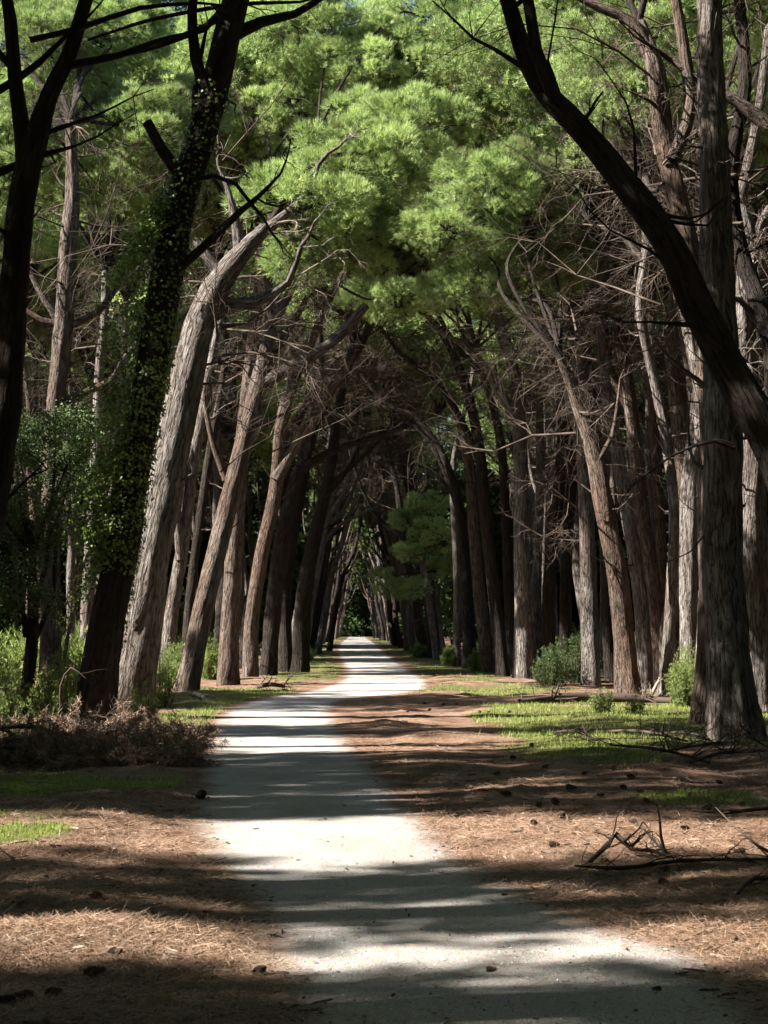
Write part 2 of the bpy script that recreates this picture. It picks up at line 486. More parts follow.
# ------------------------------------------------------------------ tree builders
def blob_foliage(mb, ells, g, k=15, ln=.13, w=.0055, per_blob=76, blob_r=.36, dens=1.0, mat=1, twig=True, twig_mat_i=0):
    """foliage masses: each ellipsoid (centre, radii) is filled with rounded sprays of needle tufts, bare inside"""
    for c, rad in ells:
        c = np.asarray(c, float); rad = np.asarray(rad, float)
        area = 4 * math.pi * ((rad[0] * rad[1]) ** 1.6 / 3 + (rad[0] * rad[2]) ** 1.6 / 3 + (rad[1] * rad[2]) ** 1.6 / 3) ** (1 / 1.6)
        nb = max(5, int(dens * area / (blob_r ** 2 * 2.2)))
        u = unit(g.normal(0, 1, (nb, 3)) + np.array([0, 0, .25]))
        rr = g.uniform(0.35, 1.0, (nb, 1)) ** .5 * g.uniform(.82, 1.22, (nb, 1))
        B = c + u * rad * rr
        for q in range(nb):
            br = blob_r * g.uniform(.55, 1.35)
            n = int(per_blob * (br / blob_r) ** 2 * g.uniform(.6, 1.2))
            d = unit(g.normal(0, 1, (n, 3)) + u[q] * .6 + np.array([0, 0, .75]))
            C = B[q] + d * br * g.uniform(.2, 1.0, (n, 1)) ** .5 * np.array([1, 1, .8])
            needles(mb, C, d * .9 + np.array([0, 0, .35]), k, ln, w, .42, mat, g, np.clip(g.uniform(.25, .8) + g.normal(0, .15, n), 0, 1))
            if twig:
                a = c + (B[q] - c) * g.uniform(.1, .35) + g.normal(0, .15, 3)
                mid = (a + B[q]) / 2 + g.normal(0, .15, 3)
                tube(mb, [a, mid, B[q]], [.022, .014, .007], .6, 4, 0, twig_mat_i, g.uniform(0, 9))

def branchlet(mb, p, d, L, r, depth, g, mat=0, droop=.1, split=3, ns=4):
    """recursive bare branch"""
    n = 3
    pts = [p]; dd = unit(d)
    for i in range(n):
        dd = unit(dd + g.normal(0, .22, 3) + np.array([0, 0, -droop]))
        pts.append(pts[-1] + dd * L / n)
    tube(mb, pts, np.linspace(r, r * .35, n + 1), L, ns, 0, mat, g.uniform(0, 9))
    if depth > 0:
        for i in range(split):
            k = g.integers(1, n + 1)
            q = unit(dd + g.normal(0, .75, 3))
            branchlet(mb, pts[k], q, L * g.uniform(.4, .75), r * .45, depth - 1, g, mat, droop, split, 3)

def limb_to(mb, a, b, r0, r1, g, mat=0, wob=.25, ns=7):
    a = np.asarray(a, float); b = np.asarray(b, float)
    L = np.linalg.norm(b - a)
    m1 = a + (b - a) * .35 + g.normal(0, wob * L * .15, 3) + np.array([0, 0, .06 * L])
    m2 = a + (b - a) * .7 + g.normal(0, wob * L * .15, 3) + np.array([0, 0, .04 * L])
    tube(mb, [a, m1, m2, b], [r0, r0 * .75, (r0 + r1) / 2.2, r1], .4, ns, .12, mat, g.uniform(0, 9))

# shared crowns for trees that are not drawn one by one; origin at the top of the trunk
def pool_crown(seed, big, lod):
    g = np.random.default_rng(seed)
    mb = MB()
    ells = []
    ne = 8 if big else 6
    for i in range(ne):
        a = 2 * math.pi * (i + g.uniform(-.3, .3)) / ne
        rr = g.uniform(1.2, 3.4) if i else 0
        ells.append(((math.cos(a) * rr, math.sin(a) * rr, g.uniform(1.6, 4.8)), (g.uniform(1.2, 1.9), g.uniform(1.2, 1.9), g.uniform(.8, 1.3))))
    ells.append(((0, 0, 5.0), (1.7, 1.7, 1.0)))
    for c, rad in ells:
        limb_to(mb, (0, 0, -.1), c, .085, .025, g, 0, .5, 6)
    if lod == 0:
        blob_foliage(mb, ells, g, 10, .17, .011, 42, .46, 1.0, 1, False)
    else:
        blob_foliage(mb, ells, g, 7, .30, .03, 20, .55, .95, 1, False)
    return mb
CROWN_NEAR = [pool_crown(100 + i, True, 0).mesh('crown', [M['bark_dark'], M['needle']]) for i in range(4)]
CROWN_FAR = [pool_crown(200 + i, True, 1).mesh('crown', [M['bark_dark'], M['needle']]) for i in range(3)]

def pool_dead(seed):
    g = np.random.default_rng(seed)
    mb = MB()
    for i in range(11):
        a = g.uniform(0, 6.283); z = g.uniform(-3.4, 2.8)
        d = np.array([math.cos(a), math.sin(a), g.uniform(-.1, .6)])
        branchlet(mb, np.array([0, 0, z]) + d * .05, d, g.uniform(.8, 3.2), g.uniform(.014, .04), 3, g, 0, g.uniform(-.05, .08), 5)
    return mb
DEAD = [pool_dead(300 + i).mesh('dead_branches', [M['twig']]) for i in range(4)]

def add_shared(name, mesh, parent, loc, rz, s):
    o = bpy.data.objects.new(name, mesh)
    COL.objects.link(o)
    o.parent = parent; o.location = loc; o.rotation_euler = (0, 0, rz); o.scale = s
    return o

TREES = []
def tree(label, D, pts, widths, mat='bark_grey', limbs=(), crown=None, ells=None, dead=1, stubs=6, ivy=False, group=None, top=None, name='pine_tree', fine=True, lod=None, crown_s=1.0, deadmat=None, depth=0.0, wells=None):
    """pts: photo positions up the trunk at distance D; widths: its width there in photo pixels"""
    g = np.random.default_rng(int(abs(pts[0][0] * 13 + D * 101)) + 5)
    P = [at(x, y, D + depth * i / max(1, len(pts) - 1)) for i, (x, y) in enumerate(pts)]
    P[0][2] = gz(P[0][0], D) - .12
    px = D / F_PX
    R = [w * px / 2 * (.93 if D < 42 else .73) for w in widths]
    base = np.array([P[0][0], D, 0.0])
    P = [p - base for p in P]
    for i in range(1, len(P)): P[i][1] += g.normal(0, .12)
    ztop = top if top else (g.uniform(11.0, 12.5) if D < 55 else g.uniform(12.5, 14.5))
    n_given = len(P)
    if crown is not None or (ells is None and wells is None and P[-1][2] < ztop):
        d = unit(P[-1] - P[-2])
        while P[-1][2] < ztop - .5:
            d = unit(d * .75 + np.array([0, 0, .45]) + g.normal(0, .10, 3))
            P.append(P[-1] + d * 1.8); R.append(max(R[-1] * .86, .06))
    root = empty(name, base)
    tag(root, label, 'tree', group)
    mb = MB()
    ns = 26 if fine else 9
    r0 = R[0]
    tube(mb, P, R, .16 if fine else .7, ns, .22 if D < 22 else .17 if D < 42 else .10, 0, g.uniform(0, 50), .3 if D < 42 else .2)
    for lp, lw in limbs:
        LP = [at(x, y, D + (dd[0] if dd else 0)) - base for (x, y, *dd) in lp]
        tube(mb, LP, [w * px / 2 for w in lw], .25, 10, .14, 0, g.uniform(0, 50))
        q = LP[-1]
        if lw[-1] < 9:
            branchlet(mb, q, LP[-1] - LP[-2], .8, lw[-1] * px / 2, 2, g, 0, -.03, 3)
    PP, RR = smooth_line(P, R, .3)
    for k in range(stubs):
        i = g.integers(int(len(PP) * .38), len(PP) - 2)
        a = g.uniform(0, 6.283)
        d = np.array([math.cos(a), math.sin(a) * .7, g.uniform(0, .7)])
        st = PP[i] + unit(d * [1, 1, 0]) * RR[i] * .8
        branchlet(mb, st, d, g.uniform(.2, .8), g.uniform(.014, .032), 1 if fine else 0, g, 0, 0, 2, 5)
    t = mb.build('trunk', M[mat], root)
    tip = P[-1]
    if ells:
        cm = MB()
        E = [(np.array(at(x, y, dd)) - base, rad) for (x, y, dd, rad) in ells]
        for c, rad in E:
            k = int(np.argmin([np.linalg.norm(q - c) + (0 if i > len(PP) * .55 else 50) for i, q in enumerate(PP)]))
            limb_to(cm, PP[k], c, min(RR[k] * .6, .06), .015, g, 0, .5)
        blob_foliage(cm, E, g, mat=1)
        cm.build('crown', [M['bark_dark'], M['needle']], root)
    if wells:
        cm = MB()
        E = [(np.array(w[:3]) - base, w[3]) for w in wells]
        for c, rad in E: limb_to(cm, PP[-1], c, RR[-1] * .7, .02, g, 0, .4)
        blob_foliage(cm, E, g, 7, .28, .026, 16, .55, .9, 1, False)
        cm.build('crown' if not ells else 'outer_crown', [M['bark_grey'], M['needle']], root)
    if crown is not None:
        lodm = CROWN_NEAR if (D < 95 if lod is None else lod == 0) else CROWN_FAR
        s = crown_s * g.uniform(.9, 1.15)
        add_shared('crown', lodm[g.integers(len(lodm))], root, tip - np.array([0, 0, .2]), g.uniform(0, 6.28), (s, s, s * g.uniform(.9, 1.1)))
    if dead:
        dm = DEAD[g.integers(len(DEAD))]
        k = int(len(PP) * .86)
        o = add_shared('dead_branches', dm, root, PP[k], g.uniform(0, 6.28), (1, 1, 1))
    if ivy:
        im = MB()
        for i in range(len(PP)):
            z = PP[i][2]
            if z < 1.3 or z > 9.3: continue
            dens = 290 * (1.25 if 2.0 < z < 6 else .6)
            n = int(dens)
            a = g.uniform(0, 6.283, n)
            nr = np.stack([np.cos(a), np.sin(a), 0 * a], -1)
            thick = .04 + .38 * np.clip(fbm(a * .9 + 3, np.full(n, z * .9), 2) + .3, 0, 1) * np.where(np.cos(a) > .1, .3, 1.0)
            C = PP[i] + nr * (RR[i] + thick * g.uniform(.2, 1, n))[:, None] + np.stack([0 * a, 0 * a, g.uniform(-.2, .2, n)], -1)
            keep = (vnoise(a * 1.1 + 7, np.full(n, z * .7)) > -.38 + max(0, 2.6 - z) * .45)
            leaves(im, C[keep], unit(nr + g.normal(0, .5, (n, 3)) + np.array([0, 0, .2]))[keep], .042, 0, g)
        # trailing swags of ivy beside the trunk
        for q in range(26):
            i = g.integers(int(len(PP) * .28), int(len(PP) * .75))
            a = g.uniform(2.3, 4.2)
            st = PP[i] + np.array([math.cos(a) * .2, math.sin(a) * .3, 0])
            n = 330
            t_ = g.uniform(0, 1, n)[:, None]
            e = np.array([-g.uniform(.3, .9), g.uniform(-.3, .3), -g.uniform(.3, 1.4)])
            C = st + e * t_ + g.normal(0, .09, (n, 3))
            leaves(im, C, unit(g.normal(0, 1, (n, 3)) + np.array([-.3, -.6, .3])), .042, 0, g)
        im.build('ivy', M['ivy'], root, False)
    TREES.append(base[:2])
    return root

# ------------------------------------------------------------------ the trees one can tell apart
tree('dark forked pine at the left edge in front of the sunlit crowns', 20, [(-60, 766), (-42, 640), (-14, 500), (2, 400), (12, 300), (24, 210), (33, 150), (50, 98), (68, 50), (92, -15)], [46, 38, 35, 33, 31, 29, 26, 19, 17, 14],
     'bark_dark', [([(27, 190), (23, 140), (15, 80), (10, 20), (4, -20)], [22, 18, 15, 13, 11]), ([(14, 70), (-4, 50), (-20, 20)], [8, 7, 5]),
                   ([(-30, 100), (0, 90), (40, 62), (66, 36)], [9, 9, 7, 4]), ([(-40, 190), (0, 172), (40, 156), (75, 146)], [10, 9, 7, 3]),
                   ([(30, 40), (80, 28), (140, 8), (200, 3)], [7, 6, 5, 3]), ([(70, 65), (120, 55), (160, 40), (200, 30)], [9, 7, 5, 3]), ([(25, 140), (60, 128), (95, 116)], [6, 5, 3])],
     crown=None, wells=[(-3, 20, 12.9, (2.2, 2, 1.0)), (-6, 21, 13.2, (2.2, 2, 1)), (-9, 19, 12.5, (2.2, 2, 1.2)), (-5.5, 17, 12.5, (2, 1.8, 1)), (-1.5, 17.5, 13, (1.6, 1.6, .8)), (-8, 23, 13.5, (2, 2, 1.1)), (-7.5, 18.7, 12.4, (1.6, 1.4, .8)), (-9.6, 17.4, 12.8, (1.8, 1.5, .9)), (-6.2, 19.2, 13, (1.5, 1.5, .8))], dead=0, stubs=5, name='pine_tree')  # last crown masses added out of view to shade this trunk

tree('ivy-covered dark pine leaning over the brush pile beside the path', dist_of(737), [(92, 737), (104, 640), (118, 560), (132, 470), (150, 380), (162, 300), (180, 200), (204, 120), (226, 45), (244, -30)],
     [44, 37, 35, 35, 34, 34, 33, 31, 30, 26], 'bark_dark',
     [([(180, 175), (162, 150), (147, 122)], [14, 12, 10]), ([(170, 275), (200, 250), (242, 210)], [11, 9, 7]), ([(190, 180), (215, 176), (236, 184), (252, 205)], [5, 5, 4, 4]),
      ([(210, 100), (196, 60), (192, 10), (196, -20)], [15, 12, 10, 9]), ([(225, 40), (262, 22), (295, 14), (330, -8)], [15, 12, 9, 6]),
      ([(200, 150), (194, 100), (204, 40)], [9, 6, 4]), ([(100, 60), (150, 48), (205, 28)], [4, 6, 8]), ([(88, 40), (150, 20), (232, 5), (300, 2)], [3, 4, 5, 3])],
     wells=[(-4, 24.5, 13.5, (2.2, 2, 1)), (-1.5, 25.5, 13.6, (2, 2, 1)), (-7, 26, 13.2, (2.2, 1.8, 1.2)), (-10, 25.5, 12.6, (2, 1.8, 1.2)), (-2.5, 22.5, 12.8, (1.6, 1.6, .8))], dead=0, stubs=7, ivy=True)

tree('thick pale grey pine leaning right behind the ivy-covered trunk', 31.0, [(124, 710), (139, 630), (155, 545), (170, 463), (187, 385), (203, 315), (230, 268), (266, 228)],
     [56, 46, 42, 38, 35, 32, 26, 14], 'bark_grey',
     [([(203, 322), (228, 306), (256, 302), (288, 282), (296, 262)], [17, 15, 13, 8, 6]), ([(222, 275), (208, 258), (196, 240)], [14, 11, 9]), ([(240, 255), (236, 225), (228, 190)], [14, 11, 6]),
      ([(262, 232), (285, 215), (310, 190), (318, 165)], [13, 10, 7, 5])],
     ells=[(300, 205, 32, (.95, 1.1, .62)), (345, 232, 33, (1.0, 1.1, .75)), (352, 178, 33.5, (1.2, 1.3, .8)), (300, 268, 33, (.45, .6, .3)), (395, 140, 36, (1.3, 1.3, .9))], dead=1, stubs=16)

tree('red-brown pine with two bare limbs between the left edge and the ivy-covered trunk', 40, [(48, 699), (50, 620), (50, 520), (54, 430), (62, 340), (70, 250), (74, 190), (70, 120)],
     [26, 21, 19, 19, 21, 20, 14, 10], 'bark_red',
     [([(64, 402), (90, 390), (112, 380), (124, 360)], [9, 8, 8, 7]), ([(72, 325), (100, 310), (118, 285), (142, 266)], [8, 7, 7, 6]), ([(60, 325), (40, 320), (22, 308)], [9, 7, 5]), ([(58, 320), (42, 295), (32, 275)], [8, 7, 6])],
     ells=[(150, 130, 42, (1.2, 1.3, .75)), (120, 112, 43, (.8, 1, .6)), (180, 108, 44, (1.1, 1.2, .8)), (40, 60, 43, (1.8, 1.8, 1.3)), (105, 40, 44, (1.7, 1.7, 1.1)), (10, 170, 45, (1.3, 1.5, 1)), (100, 190, 46, (1.1, 1.2, .6)), (60, -20, 50, (2.6, 2, 1.5)), (-20, 30, 50, (2.4, 2, 1.6)), (170, 10, 52, (2.6, 2, 1.5)), (110, 80, 54, (2.4, 2, 1.6))], stubs=9)

tree('slim pale pine in the gap just left of the ivy-covered trunk', 55, [(84, 680), (88, 600), (93, 520), (97, 450), (100, 380)], [19, 18, 17, 16, 14], 'bark_grey', crown=1)
tree('thin pale pine close against the ivy-covered trunk, left side', 60, [(104, 676), (107, 600), (111, 520), (114, 450)], [11, 10, 9, 9], 'bark_grey', crown=1)
tree('pale slanting pine directly right of the thick leaning trunk', 50, [(165, 684), (172, 610), (183, 540), (192, 470), (204, 410)], [21, 19, 17, 15, 13], 'bark_grey',
     [([(180, 560), (178, 500), (192, 450), (200, 428)], [9, 8, 7, 6])], crown=1)
tree('brown leaning pine with a long forked limb reaching over the path', dist_of(692), [(186, 692), (204, 610), (222, 530), (242, 450), (258, 385), (270, 320), (268, 270)],
     [32, 28, 27, 25, 24, 16, 10], 'bark_red',
     [([(262, 384), (290, 368), (318, 352), (345, 330), (366, 305)], [16, 14, 12, 11, 9]), ([(270, 325), (286, 300), (300, 270)], [12, 9, 7]), ([(226, 480), (212, 440), (204, 400)], [8, 6, 5]), ([(235, 440), (260, 425), (288, 412)], [5, 4, 3])],
     ells=[(385, 75, 47, (1.9, 1.9, 1.3)), (440, 30, 48, (2.0, 1.9, 1.4)), (330, 40, 47, (1.9, 1.9, 1.2)), (290, 120, 48, (1.7, 1.7, 1.1)), (250, 60, 49, (1.9, 1.9, 1.3)), (390, 300, 49, (1.2, 1.4, .4))], stubs=10)
tree('upright brown pine third from the thick leaning trunk, left of the curve', dist_of(684), [(228, 684), (231, 610), (236, 520), (243, 430), (252, 350)], [30, 24, 22, 20, 17], 'bark_red', crown=1, top=12)
tree('curving brown pine whose trunk sweeps right beside the bend', dist_of(678), [(250, 678), (252, 620), (262, 555), (275, 490), (283, 420), (298, 370), (330, 300)], [22, 20, 19, 19, 17, 15, 10], 'bark_red',
     [([(276, 480), (298, 440), (322, 405), (345, 370)], [14, 12, 10, 7])], crown=1)
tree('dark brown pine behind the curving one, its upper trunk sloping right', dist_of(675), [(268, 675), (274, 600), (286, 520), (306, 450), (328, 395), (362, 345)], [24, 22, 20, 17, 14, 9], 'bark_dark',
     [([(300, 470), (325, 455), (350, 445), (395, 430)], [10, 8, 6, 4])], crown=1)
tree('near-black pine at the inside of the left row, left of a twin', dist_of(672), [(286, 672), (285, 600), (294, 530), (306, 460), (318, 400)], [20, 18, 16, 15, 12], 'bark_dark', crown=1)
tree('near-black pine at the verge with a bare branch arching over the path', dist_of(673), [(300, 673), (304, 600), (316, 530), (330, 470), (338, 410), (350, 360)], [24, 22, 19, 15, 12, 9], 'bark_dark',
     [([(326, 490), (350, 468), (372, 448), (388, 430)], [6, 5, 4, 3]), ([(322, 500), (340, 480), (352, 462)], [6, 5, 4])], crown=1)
tree('pale slanting pine alone past the near-black pair', 95, [(303, 660), (310, 610), (320, 560), (328, 520), (345, 490)], [11, 10, 9, 8, 6], 'bark_grey',
     [([(322, 545), (340, 525), (365, 512)], [5, 4, 3])], crown=1, crown_s=.9)
tree('pale pine just past the lone slanting pine in the far left row', 118, [(318, 656), (324, 615), (332, 575), (342, 545)], [9, 8, 7, 6], 'bark_grey', crown=1)
tree('slim dark pine leaning over the far part of the path', 130, [(329, 654), (335, 615), (342, 580), (354, 550)], [8, 7, 6, 5], 'bark_dark', crown=1)

# right side
tree('massive furrowed pine standing in dry sticks on the right-hand grass', dist_of(739), [(736, 739), (730, 690), (727, 620), (723, 540), (722, 440), (722, 340), (717, 240), (714, 150), (711, 60), (708, -40)],
     [66, 50, 44, 42, 41, 38, 35, 32, 30, 28], 'bark_grey',
     [([(708, 390), (698, 380), (684, 370)], [6, 5, 4]), ([(706, 470), (694, 462), (690, 450)], [5, 4, 3]), ([(745, 505), (725, 515), (700, 540), (690, 552)], [3, 2.5, 2, 1.5])],
     wells=[(5, 26, 13.4, (2, 2, 1)), (8, 27, 13, (2.2, 2.2, 1.2)), (8, 23.5, 12.5, (2.2, 2, 1.2)), (11, 26, 12, (2, 2, 1.2))], dead=0, stubs=14)
tree('pale pine at the right edge behind the massive furrowed trunk', 34, [(758, 710), (754, 630), (751, 540), (752, 450), (746, 350), (748, 260), (738, 190), (715, 130)], [34, 30, 29, 28, 27, 24, 18, 14], 'bark_grey',
     [([(748, 250), (765, 215), (790, 180)], [12, 9, 6]), ([(740, 200), (752, 150), (762, 90), (768, 30)], [14, 12, 10, 8])], ells=[(760, -60, 35, (2.2, 2.2, 1.2)), (830, 20, 36, (1.8, 1.8, 1.2))], stubs=16)
tree('dark bare pine slanting across the upper right corner', 17, [(880, 790), (856, 680), (815, 560), (770, 455), (736, 385), (702, 312), (668, 248), (622, 183), (575, 127), (548, 92), (528, 60), (508, 12), (496, -40)],
     [56, 50, 46, 42, 39, 36, 33, 30, 26, 24, 21, 18, 14], 'bark_dark',
     [([(556, 100), (536, 50), (528, 0), (524, -30)], [15, 13, 12, 10]), ([(530, 70), (515, 62), (496, 50)], [7, 6, 4]), ([(640, 210), (636, 180), (634, 130)], [5, 4, 2.5]), ([(580, 130), (562, 100), (548, 60), (555, 20)], [4, 3, 2.5, 2]),
      ([(720, 350), (690, 325), (650, 322)], [8, 6, 2.5]), ([(736, 447), (715, 440), (696, 445)], [8, 6, 3]), ([(690, 285), (650, 250), (610, 230)], [4, 3, 2])],
     wells=[(2, 17, 13, (1.8, 1.6, .8)), (-.5, 15.5, 12.8, (1.6, 1.6, .8)), (4.5, 14.5, 13, (1.8, 1.8, .9)), (1.5, 13.5, 12.4, (1.6, 1.4, .8)), (-4.5, 15.4, 12.7, (1.9, 1.4, .9)), (-2.2, 15.9, 13, (1.6, 1.3, .8)), (-6.4, 14.4, 13, (1.6, 1.4, .9))], dead=0, stubs=8, depth=.8)  # leftmost crown masses added unseen so the slanting trunk stays in shadow
tree('crooked pine at the top right whose dark limb arches to the left', 29, [(700, 722), (706, 640), (712, 560), (712, 470), (708, 380), (700, 300), (684, 220), (668, 140), (655, 70), (640, 20)], [24, 22, 22, 22, 22, 22, 22, 22, 20, 16], 'bark_red',
     [([(652, 60), (632, 22), (600, 8), (560, -15)], [16, 12, 10, 8]), ([(672, 160), (690, 110), (684, 50), (672, -20)], [14, 13, 12, 10]), ([(768, 125), (735, 100), (700, 80), (672, 60)], [16, 12, 10, 7])],
     ells=[(650, -150, 30, (2, 2, 1)), (600, -110, 31, (1.8, 1.8, .9))], dead=1, stubs=12)
tree('bone-pale crooked pine behind the slanting dark trunk', 38, [(690, 702), (688, 600), (690, 500), (700, 400), (706, 300), (690, 210), (668, 175), (640, 128), (633, 95), (640, 35)], [20, 19, 18, 18, 20, 22, 22, 15, 12, 8], 'bark_grey',
     [([(636, 112), (618, 100), (604, 86)], [8, 6, 4]), ([(634, 70), (600, 64), (560, 58)], [5, 5, 3]), ([(650, 145), (625, 138), (608, 136)], [7, 5, 4])],
     ells=[(660, 0, 39, (1.6, 1.6, 1)), (585, 30, 40, (1.5, 1.6, 1.0))], stubs=16)
tree('leaning pine with red lower bark rising from the lit bushes on the right', dist_of(692), [(676, 692), (672, 650), (674, 610), (688, 560), (686, 480), (678, 400), (672, 320), (690, 230)], [40, 34, 28, 26, 25, 23, 20, 14], 'bark_red', crown=1, stubs=10)
tree('pine with a kinked trunk close left of the leaning red-barked pine', dist_of(688), [(662, 688), (659, 630), (652, 570), (640, 500), (633, 430), (622, 350), (606, 280)], [26, 22, 20, 20, 19, 17, 12], 'bark_red',
     [([(630, 410), (610, 370), (600, 320)], [10, 8, 6])], crown=1, stubs=10)
tree('orange-footed pine bending left, in front of the fallen log', dist_of(697), [(628, 697), (625, 640), (618, 580), (605, 510), (594, 450), (578, 400), (560, 360)], [27, 23, 22, 21, 19, 15, 9], 'bark_red',
     [([(597, 462), (612, 436), (618, 400)], [6, 5, 3])],
     ells=[(490, 180, 44, (1.4, 1.5, .7)), (455, 230, 44, (1.3, 1.4, .8)), (520, 225, 45, (1.6, 1.6, .8)), (470, 285, 45, (1.2, 1.3, .6)), (540, 170, 46, (1.3, 1.4, .8)), (545, 270, 46, (1.2, 1.2, .5))], stubs=12)
tree('slender brown pine between the kinked trunk and the orange-footed pine', dist_of(690), [(646, 690), (641, 610), (628, 520), (616, 440), (604, 370), (600, 300)], [22, 20, 19, 18, 15, 12], 'bark_grey', crown=1, stubs=10)
tree('pale pine with bleached snags at its top, right of the dark row', dist_of(684), [(591, 684), (590, 610), (588, 540), (584, 470), (580, 410), (578, 340)], [27, 24, 22, 20, 16, 12], 'bark_grey',
     [([(580, 425), (563, 392), (540, 374), (524, 360)], [7, 6, 5, 3]), ([(582, 450), (570, 415), (550, 398)], [6, 5, 3]), ([(590, 470), (606, 430), (610, 390)], [9, 7, 5])],
     ells=[(560, 100, 50, (1.7, 1.7, 1.1)), (500, 110, 51, (1.8, 1.8, 1.1)), (520, 40, 52, (2, 2, 1.3)), (600, 150, 52, (1.5, 1.5, 1)), (430, 150, 52, (1.5, 1.5, .8))], stubs=10)
tree('broad two-toned pine, pale left flank and black right, mid right row', dist_of(678), [(524, 678), (523, 610), (521, 530), (520, 440), (514, 370), (496, 300)], [28, 23, 21, 19, 16, 11], 'bark_grey', [([(520, 430), (500, 390), (470, 350), (445, 335)], [12, 9, 7, 5])], crown=1)
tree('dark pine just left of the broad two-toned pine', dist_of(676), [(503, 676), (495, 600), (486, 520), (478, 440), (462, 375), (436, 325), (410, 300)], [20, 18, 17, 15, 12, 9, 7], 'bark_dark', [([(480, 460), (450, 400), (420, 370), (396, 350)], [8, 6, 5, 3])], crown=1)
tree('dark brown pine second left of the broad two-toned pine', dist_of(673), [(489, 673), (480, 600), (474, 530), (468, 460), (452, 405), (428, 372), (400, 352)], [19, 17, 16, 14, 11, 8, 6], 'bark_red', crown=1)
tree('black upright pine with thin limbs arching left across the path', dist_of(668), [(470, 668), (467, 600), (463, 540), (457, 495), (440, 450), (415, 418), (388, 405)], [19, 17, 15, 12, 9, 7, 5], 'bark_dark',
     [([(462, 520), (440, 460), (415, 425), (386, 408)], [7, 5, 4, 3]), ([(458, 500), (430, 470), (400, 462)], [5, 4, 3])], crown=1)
tree('narrow pale pine at the near end of the far right row', dist_of(666), [(457, 666), (457, 600), (456, 550), (453, 500)], [11, 10, 10, 9], 'bark_grey', crown=1)
tree('pale pine leaning left out of the round green crown over the far path', 92, [(437, 661), (432, 625), (426, 585), (420, 550)], [10, 9, 9, 7], 'bark_grey',
     ells=[(432, 535, 92, (1.1, 1.1, .7)), (410, 552, 92, (.9, 1, .5)), (440, 570, 93, (.9, 1, .6)), (396, 590, 93, (.9, 1, .4)), (425, 505, 93, (1.2, 1.2, .5)), (418, 590, 92, (.7, .8, .4)), (447, 545, 92, (.7, .8, .5)), (404, 522, 93, (.8, .8, .35)), (385, 575, 93, (.5, .6, .3))], stubs=4)
tree('slim pale pine beside the pine that leans into the round green crown', 96, [(444, 659), (440, 620), (436, 580), (436, 540)], [6, 6, 5, 5], 'bark_grey', crown=1, crown_s=.8)
tree('black pine against the pale deep wood, left of the pale snag-topped pine', 58, [(549, 678), (549, 610), (553, 540), (560, 480), (562, 400), (545, 320)], [20, 18, 18, 17, 15, 10], 'bark_dark', crown=1)
tree('shadowed pine with a lit foot between the two-toned and the black pine', 66, [(537, 672), (536, 610), (538, 540), (540, 480)], [15, 14, 13, 13], 'bark_grey', crown=1)
tree('grey pine behind the orange-footed pine, bright on its left flank', 62, [(603, 674), (604, 600), (604, 520), (606, 440)], [14, 13, 13, 12], 'bark_grey', crown=1)

tree('slim dark pine closing the gap right of the dark pair beside the two-toned pine', dist_of(674), [(512, 674), (509, 600), (506, 520), (500, 440), (484, 380), (455, 345)], [15, 14, 13, 12, 10, 7], 'bark_dark', crown=1)
tree('slim dark pine immediately right of the black pine in the right row', dist_of(677), [(566, 677), (565, 610), (568, 540), (572, 470), (574, 400)], [17, 16, 15, 14, 12], 'bark_dark', crown=1)
tree('dark pine in the narrow gap between the orange-footed pine and the pale snag-topped pine', dist_of(682), [(612, 682), (608, 620), (606, 540), (598, 450), (590, 370), (574, 300)], [18, 17, 16, 15, 13, 9], 'bark_dark', crown=1)
tree('slim pale pine squeezed against the left flank of the massive furrowed pine', 36, [(700, 705), (704, 640), (705, 560), (702, 480), (698, 400), (690, 330)], [17, 15, 14, 14, 13, 12], 'bark_grey', crown=1, crown_s=.55)
tree('dark brown pine between the leaning red-barked pine and the massive furrowed pine', 44, [(692, 697), (688, 620), (694, 540), (698, 460), (690, 380), (676, 300)], [16, 15, 15, 14, 13, 9], 'bark_red', crown=1, crown_s=.8)
tree('slim brown pine standing behind the kinked trunk', 56, [(668, 680), (665, 600), (660, 520), (655, 440), (650, 360)], [17, 15, 15, 14, 12], 'bark_red', crown=1)
tree('pale slim pine at the right edge, farther back than its pale neighbour', 48, [(764, 692), (762, 600), (760, 500), (764, 400), (758, 300)], [18, 17, 16, 15, 12], 'bark_grey', crown=1)
tree('dark slanting pine in the gap left of the upright brown pine', 62, [(216, 680), (222, 600), (232, 520), (248, 440), (268, 370), (300, 310)], [15, 14, 13, 12, 10, 8], 'bark_dark', crown=1)
tree('dark slanting pine behind the curving brown pine', 72, [(242, 674), (250, 600), (266, 520), (290, 440), (320, 380), (355, 340)], [15, 14, 13, 12, 10, 7], 'bark_dark', crown=1)
tree('shadowed pine between the pale slanting pine and the brown leaning pine', 58, [(184, 684), (190, 600), (200, 520), (212, 440), (224, 370)], [14, 13, 12, 12, 10], 'bark_dark', crown=1)

